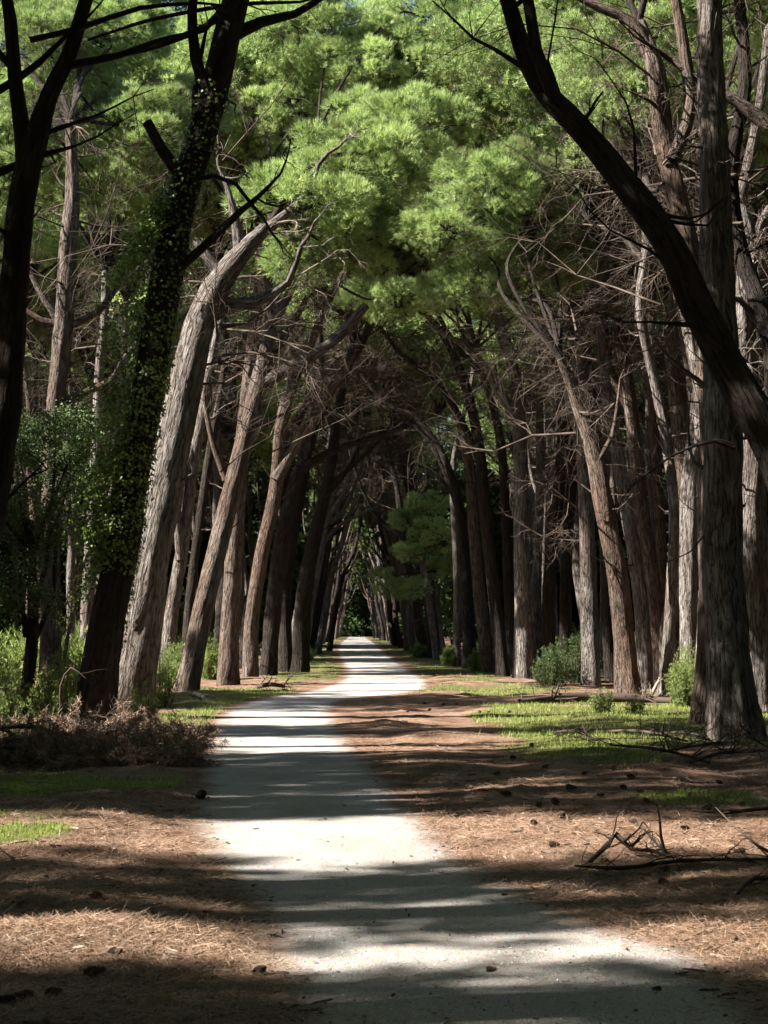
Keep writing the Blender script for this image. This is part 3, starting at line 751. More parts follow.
tree('dark crooked pine in the top right corner between the two palest trunks', 30, [(786, 722), (782, 600), (776, 460), (768, 340), (744, 250), (732, 170), (742, 90), (738, 0), (730, -40)], [24, 22, 20, 19, 18, 16, 14, 12, 9], 'bark_dark',
     [([(734, 200), (712, 172), (700, 130), (690, 100)], [10, 8, 6, 4]), ([(765, 330), (740, 300), (724, 296)], [8, 6, 4])], wells=[(7, 30, 13.5, (1.6, 1.6, .9)), (9.5, 31, 13, (1.8, 1.8, 1))], stubs=14)
tree('thin twisted grey pine crossing behind the bone-pale crooked pine', 42, [(664, 698), (670, 600), (672, 500), (660, 400), (640, 310), (646, 230), (622, 160), (600, 110), (590, 60)], [17, 15, 14, 14, 13, 12, 11, 9, 7], 'bark_grey',
     [([(644, 260), (620, 235), (600, 228)], [7, 5, 3]), ([(636, 180), (654, 130), (652, 90)], [7, 6, 4])], ells=[(610, 40, 43, (1.4, 1.4, .9))], stubs=18)

def bleached_twigs(label_start, spots):
    root = [o for o in COL.objects if o.get('label', '').startswith(label_start)][0]
    g = np.random.default_rng(len(label_start))
    mb = MB()
    for x, y, D, dx, dz, L, r_ in spots:
        p = at(x, y, D) - np.array(root.location)
        for k in range(2):
            branchlet(mb, p + g.normal(0, .03, 3), np.array([dx + g.normal(0, .3), g.normal(0, .4), dz + g.normal(0, .25)]), L * g.uniform(.7, 1.2), r_, 3, g, 0, .06, 4, 5)
    mb.build('dead_branches', M['twig_pale'], root)
bleached_twigs('thick pale grey pine', [(264, 230, 30.9, .8, .3, .8, .018), (286, 278, 31, 1, .1, .9, .016), (240, 256, 30.9, .2, .8, .6, .016)])
bleached_twigs('pale pine at the right edge', [(745, 235, 33.3, -1, .1, 1.0, .02), (742, 330, 33.3, -.9, .3, .9, .016), (750, 280, 33.2, .6, .4, 1.0, .018), (735, 180, 33.3, -.5, .7, 1.1, .02)])
bleached_twigs('bone-pale crooked pine', [(636, 110, 37.5, -.8, .4, 1.3, .02), (668, 180, 37.4, -1, .2, 1.4, .02), (690, 220, 37.4, -.7, .5, 1.2, .02), (640, 60, 37.5, .4, .8, 1.2, .02)])

# ------------------------------------------------------------------ the rest of the wood
def free(x, y, rmin):
    return all((x - t[0]) ** 2 + (y - t[1]) ** 2 > rmin * rmin for t in TREES)

TRUNKS = {}
SD = np.array(sdir)
# places the photo shows in full sun: no crown of the wood may stand on their way to the sun
OPEN = [on_ground(x, y) for y, x0, x1 in ((833, 0, 760), (945, 0, 700), (712, 200, 760), (750, 230, 420), (690, 230, 300)) for x in np.linspace(x0, x1, 7)]
OPEN += [at(x, y, D) for x, y, D in ((705, 560, 26), (705, 300, 26), (748, 420, 34), (170, 420, 31), (190, 330, 31), (95, 520, 55), (180, 560, 50), (330, 210, 32), (345, 100, 44), (430, 50, 48),
                                  (490, 190, 44), (470, 270, 45), (385, 140, 40), (560, 100, 50), (150, 120, 42), (640, 130, 38), (745, 300, 34), (690, 690, 34), (60, 690, 28), (630, 650, 40), (590, 500, 50),
                                  (55, 690, 26), (60, 715, 25), (120, 250, 38), (575, 600, 70), (545, 600, 80), (603, 580, 62), (85, 600, 60), (204, 600, 75), (482, 620, 90), (645, 600, 56), (500, 600, 70), (560, 450, 66), (240, 560, 75))]
def in_the_way(x, y, r=3.8, z0=9.5, z1=17.5):
    for p in OPEN:
        for z in (z0 + 1, (z0 + z1) / 2, z1 - 1):
            t = (z - p[2]) / SD[2]
            if t < 0: continue
            if (p[0] + SD[0] * t - x) ** 2 + (p[1] + SD[1] * t - y) ** 2 < r * r: return True
    return False
def bg_tree(x, y, label, group, lean=0.0, matn='bark_grey', s=1.0, cs=1.0, dead=True, H=None):
    g = np.random.default_rng(int(abs(x * 97 + y * 31)) + 3)
    root = empty('pine_tree', (x, y, gz(x, y)))
    tag(root, label, 'tree', group)
    key = (matn, int(g.integers(4)))
    if key not in TRUNKS:
        gg = np.random.default_rng(900 + key[1] + len(matn) * 7)
        mb = MB()
        z = np.linspace(0, 11.5, 8)
        pts = [np.array([gg.normal(0, .10) * (k > 0) + .10 * k, gg.normal(0, .12) * (k > 0), zz - (.2 if k == 0 else 0)]) for k, zz in enumerate(z)]
        R = np.interp(z, [0, 1, 6, 11.5], [.36, .27, .22, .10])
        tube(mb, pts, R, .5, 11, .14, 0, gg.uniform(0, 50), .2)
        PP, RR = smooth_line(pts, R, .3)
        # a low fork and stubs
        i = len(PP) * 5 // 9
        d = unit(np.array([gg.normal(0, 1), gg.normal(0, 1), 1.2]))
        tube(mb, [PP[i], PP[i] + d * 1.4, PP[i] + d * 2.4 + [0, 0, 1.2], PP[i] + d * 3 + [0, 0, 3.2]], [.13, .11, .09, .06], .5, 7, .1, 0, 3.3)
        for q in range(12):
            i = gg.integers(len(PP) // 3, len(PP) - 2); a = gg.uniform(0, 6.28)
            branchlet(mb, PP[i], np.array([math.cos(a), math.sin(a), .3]), gg.uniform(.4, 1.5), .03, 1, gg, 0, 0, 2, 4)
        TRUNKS[key] = (mb.mesh('trunk', [M[matn]]), PP[-1])
    me, tip = TRUNKS[key]
    hs = (H or (g.uniform(11, 13) if y < 58 else g.uniform(13.5, 16))) / 11.5
    rz = (0 if lean > 0 else math.pi) + g.normal(0, .5)
    t = add_shared('trunk', me, root, (0, 0, 0), 0, (s, s, hs))
    root.rotation_euler = (g.normal(0, .02), lean * 1.0 + g.normal(0, .03), 0)
    t.rotation_euler = (0, 0, rz)
    c, sn = math.cos(rz), math.sin(rz)
    tp = ((tip[0] * c - tip[1] * sn) * s, (tip[0] * sn + tip[1] * c) * s, tip[2] * hs)
    pool = CROWN_NEAR if y < 90 else CROWN_FAR
    k = cs * g.uniform(.9, 1.15) * (1.2 if y > 58 else 1)
    add_shared('crown', pool[g.integers(len(pool))], root, (tp[0], tp[1], tp[2] - .3), g.uniform(0, 6.28), (k, k, k))
    if dead and y < 140:
        add_shared('dead_branches', DEAD[g.integers(len(DEAD))], root, (tp[0] * .85, tp[1] * .85, tp[2] * .85), g.uniform(0, 6.28), (1, 1, 1))
    TREES.append(np.array([x, y]))
    return root

ORD = ['first', 'second', 'third', 'fourth', 'fifth', 'sixth', 'seventh', 'eighth', 'ninth', 'tenth', 'eleventh', 'twelfth', 'thirteenth', 'fourteenth', 'fifteenth', 'sixteenth', 'seventeenth', 'eighteenth']
# avenue rows running on into the distance
for side in (-1, 1):
    y = 100.0; k_ = 0
    while y < 420:
        l, r = path_edges(np.array([y]))
        c = (l[0] + r[0]) / 2
        x = c + side * ((r[0] - l[0]) / 2 + rnd.uniform(1.8, 3.2))
        bg_tree(x, y, ('%s distant pine from the near end of the far %s row' % (ORD[k_], 'left' if side < 0 else 'right')) if k_ < 10 else 'tiny pine trunk near the vanishing end of the far %s row' % ('left' if side < 0 else 'right'), 'far avenue pines on the %s' % ('left' if side < 0 else 'right'),
                lean=-side * .10, matn=rnd.choice(['bark_grey', 'bark_red', 'bark_dark']), s=rnd.uniform(.8, 1.1), cs=1.15)
        k_ += 1
        y += rnd.uniform(5, 8) * (1 if y < 170 else 2.1)

# wood on both sides, behind the rows
cnt = 0
for _ in range(4000):
    side = rnd.choice((-1, 1))
    y = 44 + 130 * rnd.random() ** 1.2
    x = side * rnd.uniform(6.5 + .012 * y, 4 + y * .225)
    if not free(x, y, 2.9 if y < 100 else 3.6) or in_the_way(x, y): continue
    bg_tree(x, y, 'thin pine trunk among many deep in the wood on the %s' % ('left' if side < 0 else 'right'), 'pines deep in the wood on the %s' % ('left' if side < 0 else 'right'),
            matn=rnd.choice(['bark_grey', 'bark_grey', 'bark_red']), s=rnd.uniform(.6, 1.0), cs=rnd.uniform(.95, 1.2))
    cnt += 1
    if cnt > 104: break
MARKS = [(12, 'forked pine at the left edge'), (50, 'red-brown pine with two bare limbs'), (112, 'ivy-covered trunk'), (152, 'thick pale leaning pine'), (204, 'brown leaning pine'), (231, 'upright brown pine'), (262, 'curving brown pine'),
         (303, 'near-black pair'), (457, 'narrow pale pine'), (523, 'broad two-toned pine'), (549, 'black pine in the right row'), (590, 'pale snag-topped pine'), (625, 'orange-footed pine'), (660, 'kinked-trunk pine'), (728, 'massive furrowed pine')]
wood = {}
for o in list(COL.objects):
    if o.get('group', '').startswith('pines deep in the wood'):
        px_ = 384 + o.location.x / o.location.y * F_PX
        m_ = min(MARKS, key=lambda q: abs(q[0] - px_))
        wood.setdefault((m_[1], 'left' if px_ < m_[0] else 'right'), []).append((abs(px_ - m_[0]), o, px_))
for (mk, sd_), lst in wood.items():
    for k_, (d_, o, px_) in enumerate(sorted(lst, key=lambda q: q[0])):
        if -10 < px_ < 778 and k_ < len(ORD):
            o['label'] = 'deep-wood pine, %s to the %s of the %s' % (ORD[k_], sd_, mk)
        else:
            o['label'] = 'pine deep in the wood beyond the %s edge of the view' % ('left' if px_ < 384 else 'right')

# unseen pines, crowns shaped along sun rays to throw shade bands on near ground
def shade_tree(x, y, targets, label, group, zc=12.5):
    g = np.random.default_rng(int(abs(x * 31 + y * 17)) + 1)
    base = np.array([x, y, gz(x, y)])
    root = tag(empty('pine_tree', base), label, 'tree', group)
    E = []
    for (tx, ty, tz, ry, rx) in targets:
        t = (zc + g.uniform(-.8, 1.2) - tz) / SD[2]
        E.append((np.array([tx, ty, tz]) + SD * t - base, (rx, ry, .9)))
    mb = MB()
    tube(mb, [(0, 0, -.15), (.15, .1, 4), (0, .2, 8), (.1, 0, 11)], [.34, .26, .2, .12], .5, 12, .14, 0, g.uniform(0, 50), .15)
    mb.build('trunk', M['bark_grey'], root)
    cm = MB()
    for c, rad in E: limb_to(cm, (.1, 0, 10.8), c, .08, .02, g)
    blob_foliage(cm, E, g, 7, .26, .022, 13, .40, .80, 1, False)
    cm.build('crown', [M['bark_grey'], M['needle']], root)
    TREES.append(base[:2])
SL, SG = 'unseen pine outside the left edge, crown shaped to shade the near ground', 'pines just outside the left edge'
for ty, ry in ((4.6, 1.3), (7.0, .95), (10.5, 1.3), (15.8, 1.45), (18.6, 1.3), (21.0, 1.0), (27.2, 1.6)):
    for k, tx0 in enumerate((-4.5, .5, 5.5)):
        bx = tx0 - 14.5
        if k == 1: bx += 1.0
        shade_tree(bx, ty - 3.2 + rnd.uniform(-.4, .4), [(tx0 + d + rnd.uniform(-.3, .3), ty + rnd.uniform(-.25, .25), 0, ry, 1.3) for d in (-2, -.7, .7, 2)], SL, SG)
g = np.random.default_rng(404)
shade_tree(-13.2, 20.6, [(3.2, 22.3, .5, 1.0, 1.1), (4.2, 24.3, 1.2, 1.1, 1.2), (5.4, 24.6, .5, 1.1, 1.2), (6.4, 23.2, .5, 1.3, 1.3), (5.4, 25.8, 1.2, .9, 1.0), (4.6, 22.6, .5, 1.0, 1.1), (7.6, 25, .5, 1.2, 1.3)], SL, SG)
# unseen crowns added over the path and camera to keep sky light out
for k_, y_ in enumerate([-21, -16, -11, -6, -1.5, 2.2, 6.1, 9.5, 14.9, 17.6, 20.3]):
    for sd_ in (-1, 1):
        x_ = sd_ * (.213 * max(y_, 0) + 2.6 + rnd.uniform(0, 1.2)); yy = y_ + (2.1 if sd_ > 0 else 0)
        if not free(x_, yy, 1.5): continue
        root = tag(empty('pine_tree', (x_, yy, gz(x_, yy))), 'unseen pine beside the near path, crown added to block sky light', 'tree', 'unseen pines added along the near path')
        mb = MB(); tube(mb, [(0, 0, -.15), (.1, 0, 4), (0, .1, 8), (-sd_ * .4, 0, 12)], [.32, .25, .2, .12], .5, 12, .14, 0, k_ * 3.1, .15)
        mb.build('trunk', M['bark_grey'], root)
        cm = MB(); E = []
        for q in range(5):
            X_ = -sd_ * rnd.uniform(-2.5, 5.5); Y_ = rnd.uniform(-2.2, 2.2)
            if yy + Y_ > 24.5: Y_ = 24.5 - yy
            E.append((np.array([X_, Y_, rnd.uniform(13.6, 15.2)]), (1.9, 1.9, .9)))
        for c, rad in E: limb_to(cm, (-sd_ * .4, 0, 11.8), c, .08, .02, g)
        blob_foliage(cm, E, g, 7, .28, .028, 18, .5, 1.0, 1, False)
        cm.build('crown', [M['bark_grey'], M['needle']], root)
        TREES.append(np.array([x_, yy]))
# unseen wood beside and behind the camera, added to dim the sky light
n_ = 0
for _ in range(900):
    x, y = rnd.uniform(-30, 26), rnd.uniform(-24, 42)
    if abs(x) < .213 * max(y, 0) + 4.5: continue
    if not free(x, y, 4.6) or in_the_way(x, y, 4.6): continue
    bg_tree(x, y, 'unseen pine beside or behind the camera, added to dim sky light', 'unseen pines added around the camera', s=.95, cs=1.2, dead=False); n_ += 1
print('around', n_)

# ------------------------------------------------------------------ far wood and undergrowth (uncountable)
def leaf_mass(ells, g, size, n_per, mat):
    mb = MB()
    for c, rad in ells:
        n = n_per
        u = unit(g.normal(0, 1, (n, 3)))
        C = np.asarray(c) + u * np.asarray(rad) * g.uniform(.5, 1.05, (n, 1))
        leaves(mb, C, unit(u + g.normal(0, .6, (n, 3))), size, 0, g)
    return mb
g = np.random.default_rng(5)
E = []
for i in range(760):  # leaf ring mostly out of view, added to cut low sky light
    q = g.uniform(0, 3)
    if q < 1.2: c = (-g.uniform(31, 44), g.uniform(-45, 150))
    elif q < 2.4: c = (g.uniform(29, 42), g.uniform(-45, 150))
    else: c = (g.uniform(-44, 42), -g.uniform(30, 44))
    E.append(((c[0], c[1], g.uniform(0, 17)), (g.uniform(2.5, 4.5), g.uniform(2.5, 4.5), g.uniform(1.8, 3.2))))
for i in range(260):
    y = g.uniform(190, 400); E.append(((g.uniform(-45, 45), y, g.uniform(13.5, 34)), (g.uniform(3, 5), 4, g.uniform(1.8, 3.2))))
for i in range(900):
    side = g.choice((-1, 1)); y = g.uniform(150, 470)
    x = side * g.uniform(5 + .02 * y if y > 250 else 14, 20 + y * .27)
    if y > 440: x = g.uniform(-110, 110)
    z = g.uniform(0, 1) ** 1.4 * 22 if y > 175 else g.uniform(.5, 5)
    E.append(((x, y, z), (g.uniform(2.5, 5), g.uniform(2, 4), g.uniform(1.8, 3.6))))
for i in range(520):
    sd_ = g.choice((-1, 1)); y = g.uniform(150, 195)
    E.append(((sd_ * g.uniform(9, 62), y, 22 * g.uniform(0, 1) ** 1.2), (g.uniform(2.5, 4.5), g.uniform(2, 4), g.uniform(1.8, 3.4))))
for i in range(420):
    E.append(((g.uniform(-30, 30), 450 + g.uniform(0, 55), g.uniform(-2, 28)), (g.uniform(4, 7), 4, g.uniform(3, 5))))
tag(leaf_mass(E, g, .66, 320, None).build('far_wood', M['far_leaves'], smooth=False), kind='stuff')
E = []
for i in range(420):
    side = g.choice((-1, 1)); y = g.uniform(42, 175)
    x = side * g.uniform(6.5 + y * .02, 12 + y * .26); r_ = g.uniform(.5, 1.3)
    E.append(((x, y, r_ * g.uniform(.2, .8) + gz(x, y)), (r_ * 1.2, r_ * 1.2, r_)))
mb = MB()
for c, rad in E:
    n = 120
    u = unit(g.normal(0, 1, (n, 3)) + np.array([0, 0, .3]))
    C = np.asarray(c) + u * np.asarray(rad) * g.uniform(.3, 1.05, (n, 1))
    needles(mb, C, u + np.array([0, 0, .7]), 6, .22, .02, .5, 0, g)
tag(mb.build('undergrowth', M['heath'], smooth=False), kind='stuff')

# ------------------------------------------------------------------ shrubs
def shrub(label, x, y, hpx, wpx, mat='heath', stems=46, D=None, group='green shrubs under the pines', lean=0):
    D = D or dist_of(y)
    g = np.random.default_rng(int(x * 7 + y * 3))
    b = at(x, y, D); b[2] = gz(b[0], D)
    H, W = hpx * D / F_PX, wpx * D / F_PX / 2
    root = tag(empty('heath_shrub', b), label, 'shrub', group)
    sm, fm = MB(), MB()
    ln = max(.05, 2.6 * D / F_PX)
    for i in range(stems):
        a = g.uniform(0, 6.283); q = g.uniform(0, 1) ** .6
        top = np.array([math.cos(a) * W * q + lean * H, math.sin(a) * W * q, H * (1 - .45 * q * q) * g.uniform(.6, 1.05)])
        p0 = np.array([math.cos(a) * .55 * q * W, math.sin(a) * .55 * q * W, -.03])
        mid = p0 + (top - p0) * .5 + np.array([math.cos(a) * .12 * W, math.sin(a) * .12 * W, 0])
        tube(sm, [p0, mid, top], [.008, .005, .002], .4, 4, 0, 0, 1)
        n = int(26 * max(.5, H / 1.0))
        t = g.uniform(.04, 1.0, n)[:, None]
        C = (1 - t) ** 2 * p0 + 2 * t * (1 - t) * mid + t * t * top + g.normal(0, .035 * max(1, H), (n, 3))
        needles(fm, C, g.normal(0, .5, (n, 3)) + np.array([0, 0, .9]), 8, ln, ln * .09, .45, 0, g, np.clip(g.normal(.5, .15) + .25 * t[:, 0], 0, 1))
    sm.build('stem', M['twig'], root)
    fm.build('foliage', M[mat], root, False)
    return root

shrub('bright feathery heath shrub left of the ivy-covered trunk, over the brush pile', 52, 738, 78, 62, stems=60)
shrub('low heath shrub between the bright feathery one and the ivy-covered trunk', 80, 735, 60, 40)
shrub('heath shrub at the left edge behind the brush pile', 10, 736, 70, 60)
shrub('pale heath shrub in the sun behind the ivy-covered trunk, left side', 74, 700, 62, 60)
shrub('heath shrub at the foot of the thick leaning trunk, on its right', 158, 708, 60, 46)
shrub('dark shrub growing right at the base of the thick leaning trunk', 116, 718, 36, 50)
shrub('pale heath shrub behind the gap between the thick leaning and the brown leaning pines', 172, 690, 48, 42)
shrub('small leafy shrub at the edge of the lit grass strip beside the path', 137, 728, 46, 42)
shrub('heath shrub between the brown leaning and the upright brown pines', 210, 680, 42, 30)
shrub('small shrub at the verge beyond the near-black pair', 304, 662, 16, 26)
shrub('tall bright heath shrub against the massive furrowed trunk', 690, 706, 66, 46, stems=80)
shrub('small bright shrub in front of the fallen log, left one', 602, 713, 26, 32, stems=30)
shrub('small bright shrub in front of the fallen log, right one', 636, 714, 20, 22, stems=26)
shrub('heath shrub at the right edge of the view behind the pale pine', 765, 700, 60, 30)
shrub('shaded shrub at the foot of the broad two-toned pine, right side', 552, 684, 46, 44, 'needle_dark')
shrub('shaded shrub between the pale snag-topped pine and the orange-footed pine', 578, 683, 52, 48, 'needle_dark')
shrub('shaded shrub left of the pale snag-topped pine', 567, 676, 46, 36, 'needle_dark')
shrub('low shrub between the dark pines of the right row', 478, 672, 22, 20)
shrub('small bright shrub at the right verge near the leaning pale pine', 420, 658, 14, 22)
shrub('small bright shrub just before the narrow pale pine', 449, 666, 22, 16)

shrub('low green sprigs growing up through the left end of the brush pile', 26, 756, 34, 60, stems=30)
shrub('small green sprigs between the brush pile and the grass strip on the left', 66, 764, 22, 44, stems=24)
shrub('tuft of green shoots on the path side of the brush pile', 158, 742, 26, 40, stems=26)
# dark leafy tree at the left edge
def leafy_tree(label, D, base, ells):
    b = at(base[0], base[1], D); b[2] = gz(b[0], D)
    g = np.random.default_rng(77)
    root = tag(empty('leafy_tree', b), label, 'tree')
    tm, cm = MB(), MB()
    top = at(ells[0][0], ells[0][1], D) - b
    tube(tm, [(0, 0, -.1), top * .5 + [.1, 0, 0], top], [.11, .09, .05], .2, 12, .1)
    for (x, y, dd, rad) in ells:
        c = at(x, y, dd) - b
        limb_to(tm, top * g.uniform(.3, .9), c, .05, .015, g)
        nb = int(12 * rad[0] * rad[2] / .35) + 6
        for q in range(nb):
            u = unit(g.normal(0, 1, 3)); B = c + u * rad * g.uniform(.3, 1) ** .5
            n = 220
            d = unit(g.normal(0, 1, (n, 3)) + [0, 0, .5])
            leaves(cm, B + d * g.uniform(.05, .34, (n, 1)), unit(d + g.normal(0, .5, (n, 3))), .032, 0, g)
    tm.build('trunk', M['bark_dark'], root)
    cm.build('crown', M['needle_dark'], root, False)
leafy_tree('dark leafy tree filling the left edge behind the forked pine', 27, (22, 732),
           [(30, 520, 27, (.75, .7, .6)), (55, 450, 27.5, (.6, .6, .45)), (10, 445, 27, (.7, .6, .5)), (14, 590, 26.5, (.7, .6, .6)), (70, 480, 28, (.4, .5, .35)), (80, 430, 28, (.35, .5, .3)), (2, 500, 27, (.5, .5, .5))])

# ------------------------------------------------------------------ fallen wood
def fallen(label, P, R, mat='twig_dark', seed=1, forks=8, flen=.4, group=None, name='fallen_branch', cat='branch', rough=.12, depth=2):
    """P: (photo x, photo y of the spot on the ground below, height above ground in m)"""
    g = np.random.default_rng(seed)
    W = []
    for x, y, h in P:
        q = on_ground(x, y); q[2] = gz(q[0], q[1]) + h + R[0] * .5; W.append(q)
    c = W[0].copy(); c[2] -= R[0]
    mb = MB()
    W = [w - c for w in W]
    tube(mb, W, R, .12, 8, rough, 0, seed)
    for k in range(forks):
        i = g.integers(0, len(W) - 1); t = g.uniform(0, 1)
        p = W[i] * (1 - t) + W[i + 1] * t
        d = unit(W[i + 1] - W[i]) * .6 + g.normal(0, .6, 3); d[2] = abs(d[2]) * .7
        branchlet(mb, p, d, flen * g.uniform(.5, 1.3), R[min(i, len(R) - 1)] * .45, depth, g, 0, .03, 2, 5)
    o = mb.build(name, M[mat])
    o.location = c
    return tag(o, label, cat, group)

fallen('low fallen log lying behind the small bright shrubs on the right', [(520, 705, .05), (575, 703, .07), (630, 703, .07), (672, 704, .05)], [.08, .10, .09, .06], 'twig_dark', 3, 16, .5, name='fallen_log', cat='log')
fallen('dry bleached stump stub between the red-barked pines', [(650, 700, 0), (655, 698, .18), (660, 697, .38)], [.05, .04, .02], 'twig_pale', 9, 7, .22)
fallen('long dark fallen branch across the needles on the right', [(575, 868, .03), (620, 872, .05), (680, 868, .04), (735, 868, .04), (790, 866, .03)], [.007, .014, .013, .010, .007], seed=5, forks=14, flen=.25)
fallen('dark branch with upright broken snags, left end of the right-hand heap', [(578, 866, .0), (594, 861, .04), (609, 857, .10), (616, 856, .15), (632, 858, .06), (650, 860, .04), (672, 862, .02)], [.010, .014, .018, .022, .014, .011, .007], seed=6, forks=22, flen=.2)
fallen('thin dark twig standing upright in the heap on the right', [(665, 858, 0), (661, 858, .12), (660, 858, .24), (657, 858, .34)], [.012, .010, .007, .003], seed=7, forks=4, flen=.12, name='upright_twig', cat='twig')
fallen('slanting twig leaning against the upright one', [(664, 858, .02), (650, 852, .1), (636, 842, .16)], [.01, .008, .004], seed=17, forks=3, flen=.12, name='fallen_twig', cat='twig')
fallen('forked dark branch lying at the right edge above the heap', [(692, 815, .03), (725, 817, .04), (768, 815, .04), (800, 815, .04)], [.01, .016, .018, .018], seed=8, forks=5, flen=.35)
fallen('thin bare branch poking in from the right edge', [(790, 868, .02), (758, 860, .08), (738, 850, .16), (716, 838, .22)], [.012, .009, .006, .003], seed=10, forks=4, flen=.2)
fallen('dark stick at the right edge below the heap', [(738, 902, .02), (755, 895, .05), (790, 893, .03)], [.010, .014, .012], seed=11, forks=3, flen=.16)
fallen('pale thin twig beside the dark stick at the right edge', [(742, 893, .02), (752, 896, .03), (758, 899, .02)], [.006, .005, .004], 'twig_pale', 12, 1, .08, name='fallen_twig', cat='twig')
for i, (x, y, dx, dy, lab) in enumerate([(640, 742, 95, 6, 'long dark stick on the shaded grass left of the massive trunk'), (700, 752, 80, -3, 'thick dead branch at the foot of the massive trunk'), (660, 760, 100, 4, 'dead branch lying below the massive trunk, nearest the camera'),
                               (745, 748, 45, 5, 'dead branch right of the massive trunk'), (690, 744, 60, 7, 'crossing stick against the foot of the massive trunk'), (575, 743, 45, 5, 'thin dark stick lying alone on the shaded grass'), (720, 762, 60, -4, 'knotty dead branch at the right edge under the massive trunk')]):
    fallen(lab, [(x - dx / 2, y - dy, .04), (x, y, .1), (x + dx / 2, y + dy, .05)], [.014, .022, .012], 'twig' if i % 3 == 1 else 'twig_dark', 20 + i, 16, .4, group='dead sticks around the massive trunk')
fallen('bleached little branch with spread twigs at the lower left', [(2, 932, .01), (18, 926, .04), (36, 930, .01)], [.006, .009, .005], 'twig_pale', 31, 7, .12, name='fallen_twig', cat='twig')
fallen('curved dark branch rising in front of the ivy-covered trunk', [(30, 745, .1), (58, 742, .35), (60, 742, .75), (70, 742, 1.0), (85, 742, .85)], [.025, .022, .018, .012, .006], seed=32, forks=5, flen=.3)
fallen('dark branch running across the foot of the ivy-covered trunk', [(45, 746, .3), (70, 745, .28), (95, 744, .35), (112, 744, .3)], [.03, .028, .022, .012], seed=33, forks=7, flen=.35)
fallen('long grey branch sticking out of the brush pile at the left edge', [(-20, 757, .25), (20, 757, .3), (55, 756, .25), (95, 756, .1)], [.035, .032, .026, .014], 'twig', 34, 5, .4)
fallen('second grey branch low in the brush pile at the left edge', [(-20, 764, .15), (15, 765, .2), (60, 766, .08)], [.03, .028, .016], 'twig', 35, 5, .4)
fallen('thin pale stick lying on the grass strip at the left', [(28, 788, .03), (45, 786, .04), (60, 786, .02)], [.010, .009, .006], 'twig_pale', 36, 0)
fallen('thin dark twig at the left edge below the grass', [(-10, 862, .05), (3, 868, .05), (14, 874, .02)], [.006, .005, .003], seed=37, forks=3, flen=.1, name='fallen_twig', cat='twig')
fallen('dead branch on the shaded litter beside the curving brown pine', [(258, 690, .05), (270, 692, .15), (284, 690, .05)], [.05, .06, .04], 'twig', 38, 8, .5)
fallen('pale root end by the foot of the brown leaning pine', [(190, 696, .03), (200, 700, .08), (208, 703, .02)], [.05, .05, .02], 'twig_pale', 39, 3, .3)
fallen('thin leaning dead stem between the red-brown pine and the ivy-covered trunk', [(60, 700, 0), (66, 700, 1.2), (78, 700, 2.6), (94, 700, 3.6)], [.05, .045, .035, .02], 'twig', 40, 6, .7, name='dead_stem', cat='branch')

# heap of dry fronds and twigs
g = np.random.default_rng(61)
mb = MB()
for i in range(1300):
    x, y = 60 + 128 * g.uniform(-.45, 1), g.uniform(744, 768)
    if x > 100 and y > 770: continue
    p = on_ground(x, y); hmax = .20 * (.55 + .9 * (math.sin(x * .11) * .5 + .5)) * math.exp(-((y - 757) / 14) ** 2) * (1 - .3 * abs(x - 110) / 110) * (.55 if x < 60 else 1)
    p[2] = gz(p[0], p[1]) + g.uniform(0, max(.06, hmax))
    d = unit(np.array([g.normal(0, 1), g.normal(0, .7), g.normal(.1, .5)])); L = g.uniform(.15, .6)
    a = .35 * g.normal(0, 1, 3)
    tube(mb, [p, p + d * L * .5 + [0, 0, .04], p + (d + a * .4) * L], [.006, .004, .002], .5, 3, 0, 0, 0)
    n = 22
    t = g.uniform(.1, 1, (n, 1))
    needles(mb, p + d * L * t, np.repeat((d * .5 + [0, 0, -.35])[None], n, 0), 4, .11, .0045, .5, 1, g)
o = tag(mb.build('brush_pile', [M['twig'], M['frond']], smooth=False), 'low heap of dry brown fronds and twigs around the foot of the ivy-covered trunk', 'brush pile')

# ------------------------------------------------------------------ pine cones
def cone_mesh(seed):
    g = np.random.default_rng(seed)
    mb = MB()
    L, Rm = .11, .036
    tube(mb, [(-L * .48, 0, 0), (-L * .2, 0, 0), (L * .2, 0, 0), (L * .5, 0, 0)], [.012, .024, .018, .004], .02, 8, 0, 0, 0)
    for k in range(90):
        t = (k + .5) / 90; a = k * 2.39996
        x = -L * .46 + L * .95 * t
        r = Rm * math.sin(math.pi * min(1, .14 + .86 * (1 - t)) ** .8) ** .7
        rad = np.array([0, math.cos(a), math.sin(a)]); tan = np.array([0, -math.sin(a), math.cos(a)]); ax = np.array([1., 0, 0])
        c0 = ax * x + rad * r * .35; c1 = ax * (x + .012) + rad * r * 1.0
        w = .011 * (1.1 - .5 * t)
        th = (ax * .7 - rad * .5) * .004
        V = [c0 - tan * w * .4, c0 + tan * w * .4, c1 + tan * w, c1 - tan * w, c0 - tan * w * .4 + th, c0 + tan * w * .4 + th, c1 + tan * w * .8 + th * 2, c1 - tan * w * .8 + th * 2]
        mb.add(V, [[3, 2, 1, 0], [4, 5, 6, 7], [2, 3, 7, 6], [0, 4, 7, 3], [1, 2, 6, 5]], 0)
    return mb.mesh('pine_cone', [M['cone']], False)
CM = [cone_mesh(1), cone_mesh(2)]
